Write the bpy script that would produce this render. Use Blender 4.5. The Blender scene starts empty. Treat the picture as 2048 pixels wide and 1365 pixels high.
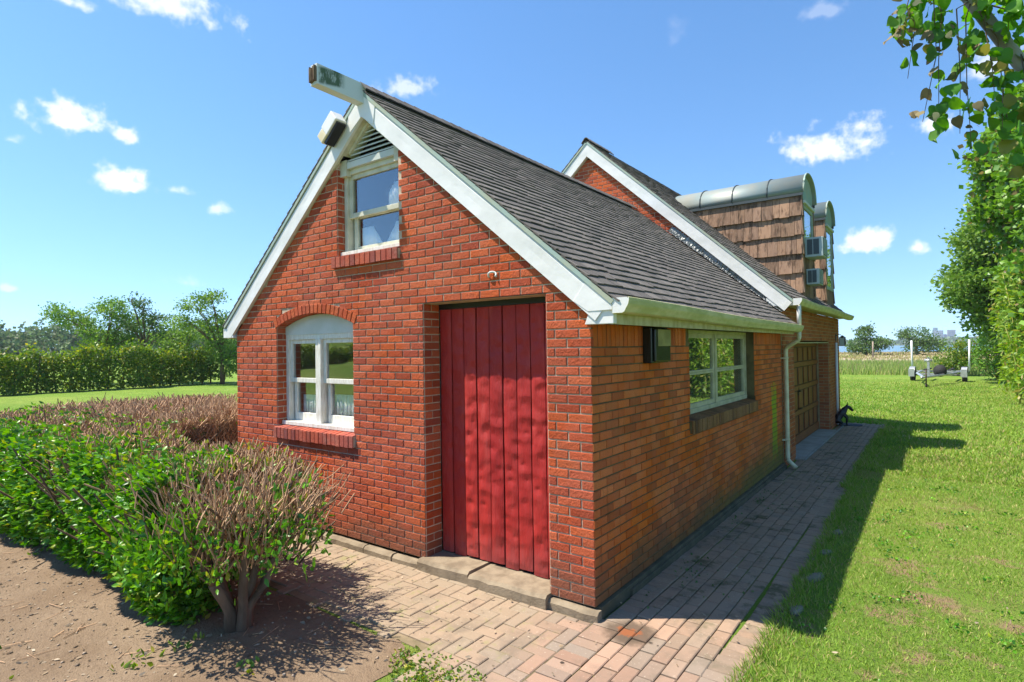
import bpy, bmesh, math, random
import numpy as np
from mathutils import Vector, Matrix, Euler, Quaternion
rad = math.radians
random.seed(7); RNG = np.random.default_rng(7)
scene = bpy.context.scene
COL = scene.collection

# ------------------------------------------------------------------ camera
CAM = Vector((1.964, -3.592, 1.826)); YAW, PITCH, ROLL = -0.6376, 0.01343, -0.01431
def cam_axes():
    f = Vector((math.sin(YAW)*math.cos(PITCH), math.cos(YAW)*math.cos(PITCH), math.sin(PITCH)))
    r = Vector((math.cos(YAW), -math.sin(YAW), 0)); u = r.cross(f)
    return (math.cos(ROLL)*r+math.sin(ROLL)*u), (-math.sin(ROLL)*r+math.cos(ROLL)*u), f
CR, CU, CF = cam_axes()
cd = bpy.data.cameras.new('camera'); cam = bpy.data.objects.new('camera', cd); COL.objects.link(cam)
cd.sensor_fit = 'HORIZONTAL'; cd.sensor_width = 36.0; cd.lens = 36.0*1150.1/2048.0
cd.clip_start = 0.05; cd.clip_end = 12000
mw = Matrix.Identity(4)
for i in range(3):
    mw[i][0] = CR[i]; mw[i][1] = CU[i]; mw[i][2] = -CF[i]; mw[i][3] = CAM[i]
cam.matrix_world = mw
scene.camera = cam

# ------------------------------------------------------------------ sky, sun, exposure
SUN_EL = rad(61.5); TO_SUN = Vector((-1.0, -0.69, 0)).normalized()*math.cos(SUN_EL)+Vector((0, 0, math.sin(SUN_EL)))
SUN_ROT = math.atan2(TO_SUN.x, TO_SUN.y)
world = bpy.data.worlds.new('World'); scene.world = world; world.use_nodes = True
wn = world.node_tree; wn.nodes.clear()
def wnode(t, **k):
    n = wn.nodes.new(t)
    for a, b in k.items(): setattr(n, a, b)
    return n
sky = wnode('ShaderNodeTexSky', sky_type='NISHITA', sun_disc=False, sun_elevation=SUN_EL, sun_rotation=SUN_ROT)
sky.air_density = 1.0; sky.dust_density = 0.15; sky.ozone_density = 3.0; sky.altitude = 0
bg = wnode('ShaderNodeBackground'); bg.inputs['Strength'].default_value = 0.13
wout = wnode('ShaderNodeOutputWorld')
def build_sky():
    L = wn.links.new
    def vm(op, a=None, b=None, av=None, bv=None):
        n = wnode('ShaderNodeVectorMath', operation=op)
        if a: L(a, n.inputs[0])
        if b: L(b, n.inputs[1])
        if av is not None: n.inputs[0].default_value = av
        if bv is not None: n.inputs[1].default_value = bv
        return n.outputs['Value'] if op in ('DOT_PRODUCT', 'LENGTH') else n.outputs[0]
    def ma(op, a, b=None, c=None, clamp=False):
        n = wnode('ShaderNodeMath', operation=op, use_clamp=clamp)
        for i, v in enumerate((a, b, c)):
            if v is None: continue
            if isinstance(v, (int, float)): n.inputs[i].default_value = v
            else: L(v, n.inputs[i])
        return n.outputs[0]
    tc = wnode('ShaderNodeTexCoord'); D = tc.outputs['Generated']
    nz = wnode('ShaderNodeTexNoise'); nz.inputs['Scale'].default_value = 30; nz.inputs['Detail'].default_value = 6; nz.inputs['Roughness'].default_value = 0.55
    L(D, nz.inputs['Vector'])
    n1 = nz.outputs['Fac']
    nz2 = wnode('ShaderNodeTexNoise'); nz2.inputs['Scale'].default_value = 85; nz2.inputs['Detail'].default_value = 6; L(D, nz2.inputs['Vector'])
    n2 = nz2.outputs['Fac']
    total = None
    # azimuth (deg, clockwise from +Y), elevation (deg), half width, half height, density
    clouds = [(-73.7, 18.1, 3.4, 1.8, 1.0), (-70.3, 17.6, 1.3, 1.0, .95), (-70.8, 13.9, 3.1, 1.7, 1.0), (-66.8, 13.8, 1.4, .7, .7), (-63.3, 12.5, 1.2, 1.0, .75), (-67.1, 27.4, 5.2, 1.9, .85), (-74.3, 26.2, 3.2, .8, .8),
              (-46.7, 24.2, 3.5, 1.5, .7), (-7.1, 16.7, 5.0, 2.5, 1.0), (-4.6, 8.5, 2.4, 1.5, 1.0), (-1.2, 7.7, 1.3, 1.2, .9), (.3, 16.9, 2.2, 1.3, 1.0), (3.8, 20.3, 1.9, 1.9, .7), (-20.2, 27.3, 1.5, 1.8, .25), (-77.6, 15.9, .9, .6, .6), (-7.4, 27.1, 2.2, 1.1, .4), (-77.8, 5, .9, .5, .6), (-66.1, 6.1, 2.0, .8, .4),
              (30, 20, 5, 2.4, .9), (48, 14, 4, 2, 1), (75, 24, 5, 2.4, .9), (100, 12, 4, 2, 1), (130, 27, 5, 2.5, .9), (160, 16, 4, 2.2, 1), (-170, 24, 5, 2.5, .9), (-140, 14, 4, 2, 1), (-112, 19, 4, 2.4, .9), (-95, 30, 4, 2.0, .9), (60, 45, 6, 3, .8), (-150, 50, 6, 3, .8)]
    for az, el, hw, hh, den in clouds:
        a, e = rad(az), rad(el)
        c = Vector((math.sin(a)*math.cos(e), math.cos(a)*math.cos(e), math.sin(e)))
        rt = Vector((math.cos(a), -math.sin(a), 0)); up = rt.cross(c)
        u = vm('DOT_PRODUCT', D, bv=tuple(rt/math.sin(rad(hw)))); v = vm('DOT_PRODUCT', D, bv=tuple(up/math.sin(rad(hh))))
        w = vm('DOT_PRODUCT', D, bv=tuple(c))
        v0 = ma('SUBTRACT', v, float(c.dot(up)/math.sin(rad(hh))))
        # flatter base: points below the middle count double
        vlo = ma('MULTIPLY', ma('MINIMUM', v0, 0.0), 0.55)
        vv = ma('ADD', v0, vlo)
        r2 = ma('ADD', ma('MULTIPLY', u, u), ma('MULTIPLY', vv, vv))
        f = ma('SUBTRACT', 1.0, ma('SQRT', r2))
        f = ma('ADD', f, ma('MULTIPLY', ma('SUBTRACT', n1, 0.52), 2.6))
        f = ma('ADD', f, ma('MULTIPLY', ma('SUBTRACT', n2, 0.5), 0.7))
        f = ma('MULTIPLY', f, 1.35, clamp=True)
        f = ma('MULTIPLY', f, ma('GREATER_THAN', w, 0.5))
        f = ma('MULTIPLY', f, den)
        total = f if total is None else ma('MAXIMUM', total, f)
    mr = wnode('ShaderNodeMapRange', interpolation_type='SMOOTHSTEP'); L(total, mr.inputs['Value'])
    mr.inputs['From Min'].default_value = 0.04; mr.inputs['From Max'].default_value = 1.3
    mix = wnode('ShaderNodeMix', data_type='RGBA'); L(mr.outputs[0], mix.inputs['Factor'])
    # the lowest band of the model is yellow; this day is clear, so look the sky up a little higher
    sp = wnode('ShaderNodeSeparateXYZ'); L(D, sp.inputs[0]); cb = wnode('ShaderNodeCombineXYZ')
    L(sp.outputs[0], cb.inputs[0]); L(sp.outputs[1], cb.inputs[1]); L(ma('ADD', ma('MULTIPLY', sp.outputs[2], .93), .10), cb.inputs[2])
    L(vm('NORMALIZE', cb.outputs[0]), sky.inputs['Vector'])
    hs = wnode('ShaderNodeHueSaturation'); hs.inputs['Saturation'].default_value = 1.16; hs.inputs['Value'].default_value = 1.0; hs.inputs['Hue'].default_value = 0.498; L(sky.outputs[0], hs.inputs['Color'])
    L(hs.outputs[0], mix.inputs['A']); mix.inputs['B'].default_value = (5.3, 5.35, 5.45, 1)
    L(mix.outputs['Result'], bg.inputs['Color']); L(bg.outputs[0], wout.inputs['Surface'])
build_sky()
sd = bpy.data.lights.new('sun', 'SUN'); sd.energy = 5.0; sd.angle = rad(0.53); sd.color = (1.0, 0.93, 0.81)
sun = bpy.data.objects.new('sun', sd); COL.objects.link(sun)
sun.rotation_euler = TO_SUN.to_track_quat('Z', 'Y').to_euler(); sun.location = (-20, -14, 50)
scene.view_settings.view_transform = 'Standard'; scene.view_settings.look = 'None'
scene.view_settings.exposure = 0.95; scene.view_settings.gamma = 1.0
scene.render.engine = 'CYCLES'
scene.cycles.max_bounces = 7; scene.cycles.transparent_max_bounces = 12
scene.cycles.use_denoising = True

# ------------------------------------------------------------------ helpers
def tag(o, label=None, cat=None, group=None, kind=None):
    if label: o['label'] = label
    if cat: o['category'] = cat
    if group: o['group'] = group
    if kind: o['kind'] = kind
    return o
def link(o, parent=None):
    COL.objects.link(o)
    if parent is not None: o.parent = parent
    return o
def empty(name, loc=(0, 0, 0), parent=None):
    o = bpy.data.objects.new(name, None); o.location = loc; o.empty_display_size = 0.2
    return link(o, parent)

class MB:
    """collects polygons; build() links them as one mesh object"""
    def __init__(s): s.v = []; s.f = []; s.r = []; s.sm = []
    def add(s, vs, fs, rnd=0.0, smooth=False):
        b = len(s.v); s.v += [tuple(v) for v in vs]; s.f += [tuple(b+i for i in f) for f in fs]
        s.r += [rnd]*len(vs); s.sm += [smooth]*len(fs); return s
    def box(s, x0, x1, y0, y1, z0, z1, rnd=0.0):
        vs = [(x, y, z) for x in (x0, x1) for y in (y0, y1) for z in (z0, z1)]
        return s.add(vs, [(0, 1, 3, 2), (4, 6, 7, 5), (0, 4, 5, 1), (2, 3, 7, 6), (0, 2, 6, 4), (1, 5, 7, 3)], rnd)
    def prism(s, pts, fn, d0, d1, rnd=0.0):
        """pts 2D outline (ccw seen from the front); fn(a,b,d)->xyz"""
        n = len(pts)
        vs = [fn(a, b, d0) for a, b in pts]+[fn(a, b, d1) for a, b in pts]
        fs = [tuple(range(n)), tuple(range(2*n-1, n-1, -1))]+[(i, i+n, (i+1) % n+n, (i+1) % n) for i in range(n)]
        return s.add(vs, fs, rnd)
    def tube(s, pts, radii, n=8, rnd=0.0, cap=True, smooth=True, squash=None):
        pts = [Vector(p) for p in pts]; rings = []
        for i, p in enumerate(pts):
            t = (pts[min(i+1, len(pts)-1)]-pts[max(i-1, 0)]).normalized()
            ref = Vector((0, 0, 1)) if abs(t.z) < 0.9 else Vector((0, 1, 0))
            a = t.cross(ref).normalized(); b = t.cross(a)
            r = radii[i] if hasattr(radii, '__len__') else radii
            rings.append([p+r*(math.cos(2*math.pi*k/n)*a+math.sin(2*math.pi*k/n)*b) for k in range(n)])
        vs = [v for rg in rings for v in rg]; fs = []
        for i in range(len(pts)-1):
            for k in range(n):
                k2 = (k+1) % n; fs.append((i*n+k, (i+1)*n+k, (i+1)*n+k2, i*n+k2))
        if cap: fs += [tuple(range(n)), tuple(range(len(vs)-1, len(vs)-n-1, -1))]
        return s.add(vs, fs, rnd, smooth)
    def build(s, name, mat, parent=None, loc=(0, 0, 0), rot=None, bevel=0.0):
        me = bpy.data.meshes.new(name); me.from_pydata(s.v, [], s.f)
        if any(s.r):
            at = me.attributes.new('rnd', 'FLOAT', 'POINT'); at.data.foreach_set('value', s.r)
        me.polygons.foreach_set('use_smooth', s.sm); me.update()
        me.materials.append(mat)
        o = bpy.data.objects.new(name, me); o.location = loc
        if rot is not None: o.rotation_euler = rot
        link(o, parent)
        if bevel:
            m = o.modifiers.new('bevel', 'BEVEL'); m.width = bevel; m.segments = 2; m.limit_method = 'ANGLE'
        return o
def np_mesh(name, verts, faces, mat, rnd=None, smooth=False, parent=None):
    """verts (N,3) float, faces (M,k) int with k 3 or 4"""
    me = bpy.data.meshes.new(name); N, M, k = len(verts), len(faces), faces.shape[1]
    me.vertices.add(N); me.vertices.foreach_set('co', np.ascontiguousarray(verts, dtype=np.float32).ravel())
    me.loops.add(M*k); me.loops.foreach_set('vertex_index', np.ascontiguousarray(faces, dtype=np.int32).ravel())
    me.polygons.add(M); me.polygons.foreach_set('loop_start', np.arange(0, M*k, k, dtype=np.int32))
    try: me.polygons.foreach_set('loop_total', np.full(M, k, dtype=np.int32))
    except Exception: pass
    if rnd is not None:
        at = me.attributes.new('rnd', 'FLOAT', 'POINT'); at.data.foreach_set('value', np.ascontiguousarray(rnd, dtype=np.float32))
    me.update(calc_edges=True); me.validate()
    if smooth: me.polygons.foreach_set('use_smooth', np.ones(len(me.polygons), dtype=bool))
    me.materials.append(mat); o = bpy.data.objects.new(name, me); return link(o, parent)
def scatter(tv, tf, R, T, S=None):
    """template verts (n,3), faces (m,k); rotations (N,3,3), translations (N,3), scale (N,) or (N,3)"""
    tv = np.asarray(tv, float); tf = np.asarray(tf)
    N, n = len(T), len(tv); v = np.broadcast_to(tv, (N, n, 3)).copy()
    if S is not None:
        S = np.asarray(S, float); v = v*(S[:, None, None] if S.ndim == 1 else S[:, None, :])
    v = np.einsum('nij,nkj->nki', R, v)+T[:, None, :]
    f = (tf[None]+(np.arange(N)*n)[:, None, None]).reshape(-1, tf.shape[1])
    return v.reshape(-1, 3), f, n
def frames(dirv, roll):
    """rotation matrices whose local z is dirv and which are spun by roll"""
    d = dirv/np.linalg.norm(dirv, axis=1, keepdims=True)
    ref = np.where(np.abs(d[:, 2:3]) < 0.95, np.array([[0, 0, 1.]]), np.array([[1., 0, 0]]))
    a = np.cross(ref, d); a /= np.linalg.norm(a, axis=1, keepdims=True); b = np.cross(d, a)
    c, s = np.cos(roll)[:, None], np.sin(roll)[:, None]
    return np.stack([c*a+s*b, -s*a+c*b, d], axis=2)
def rnd_dirs(n, up=0.0):
    d = RNG.normal(size=(n, 3)); d /= np.linalg.norm(d, axis=1, keepdims=True); d[:, 2] += up
    return d/np.linalg.norm(d, axis=1, keepdims=True)

# ------------------------------------------------------------------ materials
class NT:
    def __init__(s, name):
        s.m = bpy.data.materials.new(name); s.m.use_nodes = True; s.t = s.m.node_tree; s.t.nodes.clear()
        s.out = s.n('ShaderNodeOutputMaterial')
    def n(s, t, **k):
        x = s.t.nodes.new(t)
        for a, b in k.items(): setattr(x, a, b)
        return x
    def l(s, a, b): s.t.links.new(a, b)
    def val(s, sock, v):
        if isinstance(v, (int, float)): sock.default_value = v
        elif isinstance(v, (tuple, list)): sock.default_value = (*v, 1) if len(v) == 3 and sock.type == 'RGBA' else v
        else: s.l(v, sock)
    def math(s, op, a, b=0.0, clamp=False):
        x = s.n('ShaderNodeMath', operation=op, use_clamp=clamp); s.val(x.inputs[0], a); s.val(x.inputs[1], b); return x.outputs[0]
    def coord(s, kind='Object'):
        if kind == 'World': return s.n('ShaderNodeNewGeometry').outputs['Position']
        return s.n('ShaderNodeTexCoord').outputs[kind]
    def noise(s, scale, detail=4, rough=0.55, vec=None, stretch=None, dist=0.0):
        x = s.n('ShaderNodeTexNoise'); x.inputs['Scale'].default_value = scale; x.inputs['Detail'].default_value = detail
        x.inputs['Roughness'].default_value = rough; x.inputs['Distortion'].default_value = dist
        v = vec if vec is not None else s.coord('World')
        if stretch:
            mp = s.n('ShaderNodeMapping'); s.l(v, mp.inputs['Vector']); mp.inputs['Scale'].default_value = stretch; v = mp.outputs[0]
        s.l(v, x.inputs['Vector']); return x.outputs['Fac']
    def ramp(s, fac, lo, hi, a=0.0, b=1.0):
        x = s.n('ShaderNodeMapRange', interpolation_type='SMOOTHSTEP'); s.l(fac, x.inputs['Value'])
        x.inputs['From Min'].default_value = lo; x.inputs['From Max'].default_value = hi
        x.inputs['To Min'].default_value = a; x.inputs['To Max'].default_value = b; return x.outputs[0]
    def mix(s, f, a, b, blend='MIX'):
        x = s.n('ShaderNodeMix', data_type='RGBA', blend_type=blend); s.val(x.inputs['Factor'], f)
        s.val(x.inputs['A'], a); s.val(x.inputs['B'], b); return x.outputs['Result']
    def rnd(s):
        """one random number per piece: object random plus the joined mesh's own attribute"""
        a = s.n('ShaderNodeAttribute', attribute_name='rnd').outputs['Fac']; o = s.n('ShaderNodeObjectInfo').outputs['Random']
        return s.math('FRACT', s.math('ADD', a, o))
    def hsv(s, col, h=0.5, sat=1.0, v=1.0):
        x = s.n('ShaderNodeHueSaturation'); s.val(x.inputs['Color'], col); s.val(x.inputs['Hue'], h); s.val(x.inputs['Saturation'], sat); s.val(x.inputs['Value'], v)
        return x.outputs[0]
    def bump(s, h, strength=0.3, dist=0.01, normal=None):
        x = s.n('ShaderNodeBump'); x.inputs['Strength'].default_value = strength; x.inputs['Distance'].default_value = dist
        s.l(h, x.inputs['Height'])
        if normal is not None: s.l(normal, x.inputs['Normal'])
        return x.outputs[0]
    def bsdf(s, col, rough=0.7, normal=None, metal=0.0, spec=0.5, **k):
        p = s.n('ShaderNodeBsdfPrincipled'); s.val(p.inputs['Base Color'], col); s.val(p.inputs['Roughness'], rough)
        s.val(p.inputs['Metallic'], metal); s.val(p.inputs['Specular IOR Level'], spec)
        if normal is not None: s.l(normal, p.inputs['Normal'])
        for a, b in k.items(): s.val(p.inputs[a.replace('_', ' ')], b)
        return p.outputs[0]
    def done(s, shader): s.l(shader, s.out.inputs['Surface']); return s.m

def m_plain(name, col, col2=None, scale=6, rough=0.6, bump=0.15, bscale=60, metal=0.0, spec=0.4, vary=0.0, stretch=None, bdist=0.004):
    t = NT(name); c = col
    if col2: c = t.mix(t.ramp(t.noise(scale, 5, stretch=stretch), .35, .68), col, col2)
    if vary: c = t.hsv(c, v=t.math('ADD', 1-vary, t.math('MULTIPLY', t.rnd(), 2*vary)))
    nm = t.bump(t.noise(bscale, 3, stretch=stretch), bump, bdist) if bump else None
    return t.done(t.bsdf(c, rough, nm, metal, spec))
def m_brick(name, ca, cb, cdark, rug=0.6, dirt=(0.2, 0.16, 0.10), dirt_amt=0.0, streak=None, low=None, moss=None):
    t = NT(name); W = t.coord('World'); r = t.rnd()
    c = t.mix(t.ramp(r, .0, 1.0), ca, cb)
    c = t.mix(t.ramp(t.math('FRACT', t.math('MULTIPLY', r, 7.31)), .72, .95, 0, .75), c, cdark)
    c = t.hsv(c, v=t.math('ADD', .88, t.math('MULTIPLY', t.math('FRACT', t.math('MULTIPLY', r, 13.7)), .26)))
    c = t.hsv(c, v=t.ramp(t.noise(.9, 5, .6, W), .3, .7, .87, 1.07), sat=t.ramp(t.noise(1.7, 4, .6, W), .35, .7, .96, 1.05))
    n1 = t.noise(9, 5, .6, W); c = t.mix(t.ramp(n1, .5, .8, 0, dirt_amt), c, dirt)
    fine = t.noise(130, 3, .7, W); c = t.mix(t.ramp(fine, .32, .62, .55, 0), c, cdark)
    if streak:
        s = t.noise(1.0, 4, .65, W, stretch=streak); c = t.mix(t.ramp(s, .56, .76, 0, .6), c, (.11, .055, .022))
    if low:
        z = t.n('ShaderNodeSeparateXYZ'); t.l(W, z.inputs[0]); g = t.math('ADD', z.outputs['Z'], t.math('MULTIPLY', t.math('SUBTRACT', t.noise(3.2, 4, .6, W), .5), .5))
        c = t.mix(t.ramp(g, .0, .42, .8, 0), c, low)
    if moss:
        sp = t.n('ShaderNodeSeparateXYZ'); t.l(W, sp.inputs[0])
        band = t.math('SUBTRACT', 1.0, t.math('ABSOLUTE', t.math('MULTIPLY', t.math('SUBTRACT', sp.outputs['Y'], 5.55), 5.2)))
        zz = t.math('SUBTRACT', 1.0, t.math('ABSOLUTE', t.math('MULTIPLY', t.math('SUBTRACT', sp.outputs['Z'], .68), 1.6)))
        g = t.math('MINIMUM', band, zz); g = t.math('ADD', g, t.math('MULTIPLY', t.math('SUBTRACT', t.noise(6, 4, .6, W), .5), .9))
        c = t.mix(t.ramp(g, .0, .45, 0, .9), c, moss)
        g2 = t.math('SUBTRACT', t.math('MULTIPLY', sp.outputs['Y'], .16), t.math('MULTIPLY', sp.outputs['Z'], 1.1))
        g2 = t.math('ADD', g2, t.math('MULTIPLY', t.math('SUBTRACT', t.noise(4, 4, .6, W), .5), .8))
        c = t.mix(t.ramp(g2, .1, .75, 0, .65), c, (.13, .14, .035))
    h = t.math('ADD', t.noise(160, 2, .6, W, stretch=(1, 1, .35)), t.math('MULTIPLY', t.noise(30, 3, .6, W), .8))
    return t.done(t.bsdf(c, .9, t.bump(h, rug, .009), 0, .2))

MT = {}
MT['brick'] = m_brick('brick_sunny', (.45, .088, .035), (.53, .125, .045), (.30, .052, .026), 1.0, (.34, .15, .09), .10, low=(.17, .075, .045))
MT['brick_side_bounce'] = m_brick('brick_side_bounce', (.56, .125, .03), (.63, .17, .042), (.33, .08, .026), .35, (.3, .16, .05), .3, streak=(16, 16, 2.2), low=(.12, .075, .035), moss=(.24, .36, .02))  # same brick, with bounce light on the side painted as a brighter orange
MT['brick_garage'] = m_brick('brick_garage', (.40, .125, .045), (.48, .16, .055), (.25, .075, .035), .4, (.2, .12, .06), .3)
MT['sill'] = m_brick('brick_sill', (.38, .08, .05), (.45, .11, .06), (.2, .06, .05), .6, (.32, .26, .2), .35)
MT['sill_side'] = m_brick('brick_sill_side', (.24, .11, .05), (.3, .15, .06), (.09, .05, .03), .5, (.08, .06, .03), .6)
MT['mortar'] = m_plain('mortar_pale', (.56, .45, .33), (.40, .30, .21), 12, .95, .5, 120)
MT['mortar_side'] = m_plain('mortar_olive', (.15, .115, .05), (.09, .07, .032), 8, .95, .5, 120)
MT['mortar_garage'] = m_plain('mortar_tan', (.40, .30, .16), (.28, .2, .1), 8, .95, .4, 120)
MT['concrete'] = m_plain('concrete_old', (.27, .215, .145), (.17, .13, .085), 7, .93, .55, 70, bdist=.008)
MT['concrete_dark'] = m_plain('concrete_dark', (.07, .065, .04), (.12, .10, .06), 5, .95, .5, 60)
MT['slab'] = m_plain('concrete_slab', (.34, .32, .28), (.27, .25, .21), 4, .9, .3, 90)
def m_paver():
    t = NT('paver_clay'); W = t.coord('World'); r = t.rnd()
    c = t.mix(r, (.325, .20, .14), (.265, .195, .145)); c = t.hsv(c, v=t.math('ADD', .78, t.math('MULTIPLY', t.math('FRACT', t.math('MULTIPLY', r, 23.1)), .4))); c = t.mix(t.ramp(t.math('FRACT', t.math('MULTIPLY', r, 5.7)), .6, .9), c, (.24, .19, .15))
    sp = t.n('ShaderNodeSeparateXYZ'); t.l(W, sp.inputs[0])
    # in front of the door the clay has weathered to a sandy buff
    front = t.ramp(sp.outputs['X'], .15, -.7); c = t.mix(t.math('MULTIPLY', front, .72), c, (.305, .235, .155))
    side = t.math('MULTIPLY', t.ramp(sp.outputs['X'], .0, .15), t.ramp(sp.outputs['Y'], -.9, 1.2)); c = t.mix(t.math('MULTIPLY', side, .6), c, (.33, .235, .145))  # shaded stretch painted a warmer, lighter tone to offset the blue skylight
    c = t.mix(t.ramp(t.noise(4, 6, .68, W), .46, .68, 0, .55), c, (.16, .125, .09))
    c = t.mix(t.ramp(t.noise(60, 3, .6, W), .62, .75, 0, .5), c, (.55, .48, .38))
    mo = t.math('MULTIPLY', t.ramp(t.noise(3.6, 6, .72, W), .52, .66), t.math('MULTIPLY', side, .8)); c = t.mix(mo, c, (.075, .078, .03))
    mo2 = t.math('MULTIPLY', t.ramp(t.noise(7, 5, .65, W, stretch=(1, 1, 1)), .56, .68, 0, .5), front); c = t.mix(mo2, c, (.22, .22, .07))
    # rust stain by the corner
    dx = t.math('MULTIPLY', t.math('SUBTRACT', sp.outputs['X'], .27), 6.0); dy = t.math('MULTIPLY', t.math('SUBTRACT', sp.outputs['Y'], -.04), 6.5)
    d2 = t.math('ADD', t.math('MULTIPLY', dx, dx), t.math('MULTIPLY', dy, dy)); d2 = t.math('ADD', d2, t.math('MULTIPLY', t.math('SUBTRACT', t.noise(14, 4, .6, W), .5), 1.6))
    c = t.mix(t.ramp(d2, 1.6, .5, 0, .75), c, (.075, .05, .032)); c = t.mix(t.ramp(d2, .3, .05, 0, .75), c, (.28, .08, .022))
    h = t.math('ADD', t.noise(140, 3, .6, W), t.noise(22, 3, .6, W))
    return t.done(t.bsdf(c, .9, t.bump(h, .5, .005), 0, .3))
MT['paver'] = m_paver()
def m_joint():
    t = NT('joint_sand_moss'); W = t.coord('World'); sp = t.n('ShaderNodeSeparateXYZ'); t.l(W, sp.inputs[0])
    c = t.mix(t.ramp(t.noise(3, 5, .6, W), .35, .65), (.11, .09, .055), (.055, .06, .022))
    c = t.mix(t.math('MULTIPLY', t.ramp(sp.outputs['X'], .3, -.4), t.ramp(t.noise(2.2, 5, .6, W), .35, .6, .35, 1)), c, (.27, .205, .13))
    return t.done(t.bsdf(c, 1.0, t.bump(t.noise(90, 3, .6, W), .6, .006), 0, .1))
MT['joint'] = m_joint()
def m_shingle():
    t = NT('shingle_charcoal'); W = t.coord('World'); r = t.rnd()
    c = t.mix(r, (.095, .084, .074), (.155, .135, .118)); c = t.hsv(c, v=t.math('ADD', .8, t.math('MULTIPLY', t.math('FRACT', t.math('MULTIPLY', r, 9.3)), .5)))
    sp = t.n('ShaderNodeSeparateXYZ'); t.l(W, sp.inputs[0])
    c = t.mix(t.ramp(t.noise(1.6, 5, .6, W), .5, .75, 0, .55), c, (.20, .165, .14))
    c = t.mix(t.ramp(t.noise(1.0, 4, .6, W, stretch=(3, 14, 3)), .5, .7, 0, .4), c, (.05, .05, .052))
    c = t.mix(t.ramp(t.noise(320, 2, .5, W), .45, .7, 0, .5), c, (.26, .24, .23))
    return t.done(t.bsdf(c, .92, t.bump(t.noise(260, 2, .6, W), .5, .004), 0, .25))
MT['shingle'] = m_shingle()
MT['felt'] = m_plain('roof_felt', (.03, .03, .03), rough=.95, bump=0)
MT['white'] = m_plain('white_aluminium', (.74, .73, .705), (.67, .66, .625), 3, .38, .25, 5, spec=.5, bdist=.02)
MT['white_wood'] = m_plain('white_painted_wood', (.74, .72, .65), (.58, .54, .44), 9, .55, .3, 50, stretch=(6, 6, 1))
MT['trim_olive'] = m_plain('aged_white_trim', (.62, .60, .48), (.48, .46, .34), 7, .6, .3, 60)
MT['grey_board'] = m_plain('grey_white_board', (.58, .60, .57), (.50, .53, .48), 4, .6, .1, 40)
MT['gutter'] = m_plain('gutter_algae_bounce_cream', (.56, .52, .29), (.40, .40, .17), 5, .5, .25, 20, stretch=(3, 1, 3))  # green of algae plus the lawn's bounce light put into the cream
MT['fascia'] = m_plain('fascia_stained', (.52, .47, .27), (.38, .32, .15), 6, .65, .3, 40, stretch=(3, 2, 1))
MT['downspout'] = m_plain('downspout_cream', (.66, .62, .42), (.50, .46, .28), 6, .5, .2, 20)
def m_beam():
    t = NT('ridge_beam_cladding'); W = t.coord('World'); sp = t.n('ShaderNodeSeparateXYZ'); t.l(W, sp.inputs[0])
    m = t.math('MULTIPLY', t.ramp(sp.outputs['Y'], -.20, -.27), t.ramp(sp.outputs['Y'], -.445, -.425))
    m = t.math('MULTIPLY', m, t.math('MULTIPLY', t.ramp(sp.outputs['Z'], 4.26, 4.29), t.ramp(sp.outputs['Z'], 4.44, 4.41)))
    m = t.math('MULTIPLY', m, t.ramp(t.noise(1, 4, .7, W, stretch=(30, 30, 8)), .3, .55))
    c = t.mix(m, (.55, .58, .55), (.065, .10, .04))
    return t.done(t.bsdf(c, .5, t.bump(t.noise(30, 3), .1, .004)))
MT['beam'] = m_beam()
MT['beam_end'] = m_plain('rotten_wood', (.10, .06, .04), (.25, .17, .10), 40, .95, .9, 80, stretch=(1, 1, .2))
def m_door():
    t = NT('door_red_paint'); W = t.coord('World'); r = t.rnd()
    c = t.mix(r, (.31, .014, .012), (.39, .023, .017))
    sp = t.n('ShaderNodeSeparateXYZ'); t.l(W, sp.inputs[0])
    c = t.mix(t.ramp(t.noise(2, 5, .6, W, stretch=(5, 5, 1)), .5, .75, 0, .45), c, (.50, .075, .06))
    g = t.math('ADD', sp.outputs['Z'], t.math('MULTIPLY', t.noise(5, 4, .6, W, stretch=(4, 4, 1)), .5))
    c = t.mix(t.ramp(g, .62, .2, 0, .7), c, (.30, .06, .055))
    # adze-cut scallops along the boards
    mp = t.n('ShaderNodeMapping'); t.l(W, mp.inputs['Vector']); mp.inputs['Scale'].default_value = (9, 9, 11)
    vo = t.n('ShaderNodeTexVoronoi'); vo.feature = 'SMOOTH_F1'; t.l(mp.outputs[0], vo.inputs['Vector']); vo.inputs['Scale'].default_value = 1.0; vo.inputs['Randomness'].default_value = .9
    h = t.math('ADD', vo.outputs['Distance'], t.math('MULTIPLY', t.noise(30, 4, .6, W, stretch=(2, 2, .4)), .25))
    c = t.mix(t.ramp(t.noise(1, 5, .7, W, stretch=(55, 55, 3)), .55, .75, 0, .4), c, (.22, .02, .025)); c = t.mix(t.ramp(t.noise(34, 5, .7, W, stretch=(1, 1, .5)), .68, .76, 0, .5), c, (.50, .22, .18))
    return t.done(t.bsdf(c, .6, t.bump(t.noise(70, 4, .65, W, stretch=(1.5, 1.5, .5)), .35, .004, t.bump(h, 1.0, .022)), 0, .4))
MT['door'] = m_door()
MT['garage_door'] = m_plain('garage_door_brown', (.075, .026, .014), (.055, .02, .011), 4, .55, .2, 40, stretch=(3, 3, 1))
MT['garage_frame'] = m_plain('garage_frame_tan', (.27, .088, .028), (.21, .066, .02), 4, .55, .2, 40)
MT['black'] = m_plain('black_metal', (.014, .014, .015), rough=.36, bump=.1)
MT['black_gloss'] = m_plain('black_box', (.015, .017, .015), rough=.22, bump=.05)
MT['iron'] = m_plain('dark_iron', (.05, .03, .02), rough=.6, bump=.2)
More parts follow.
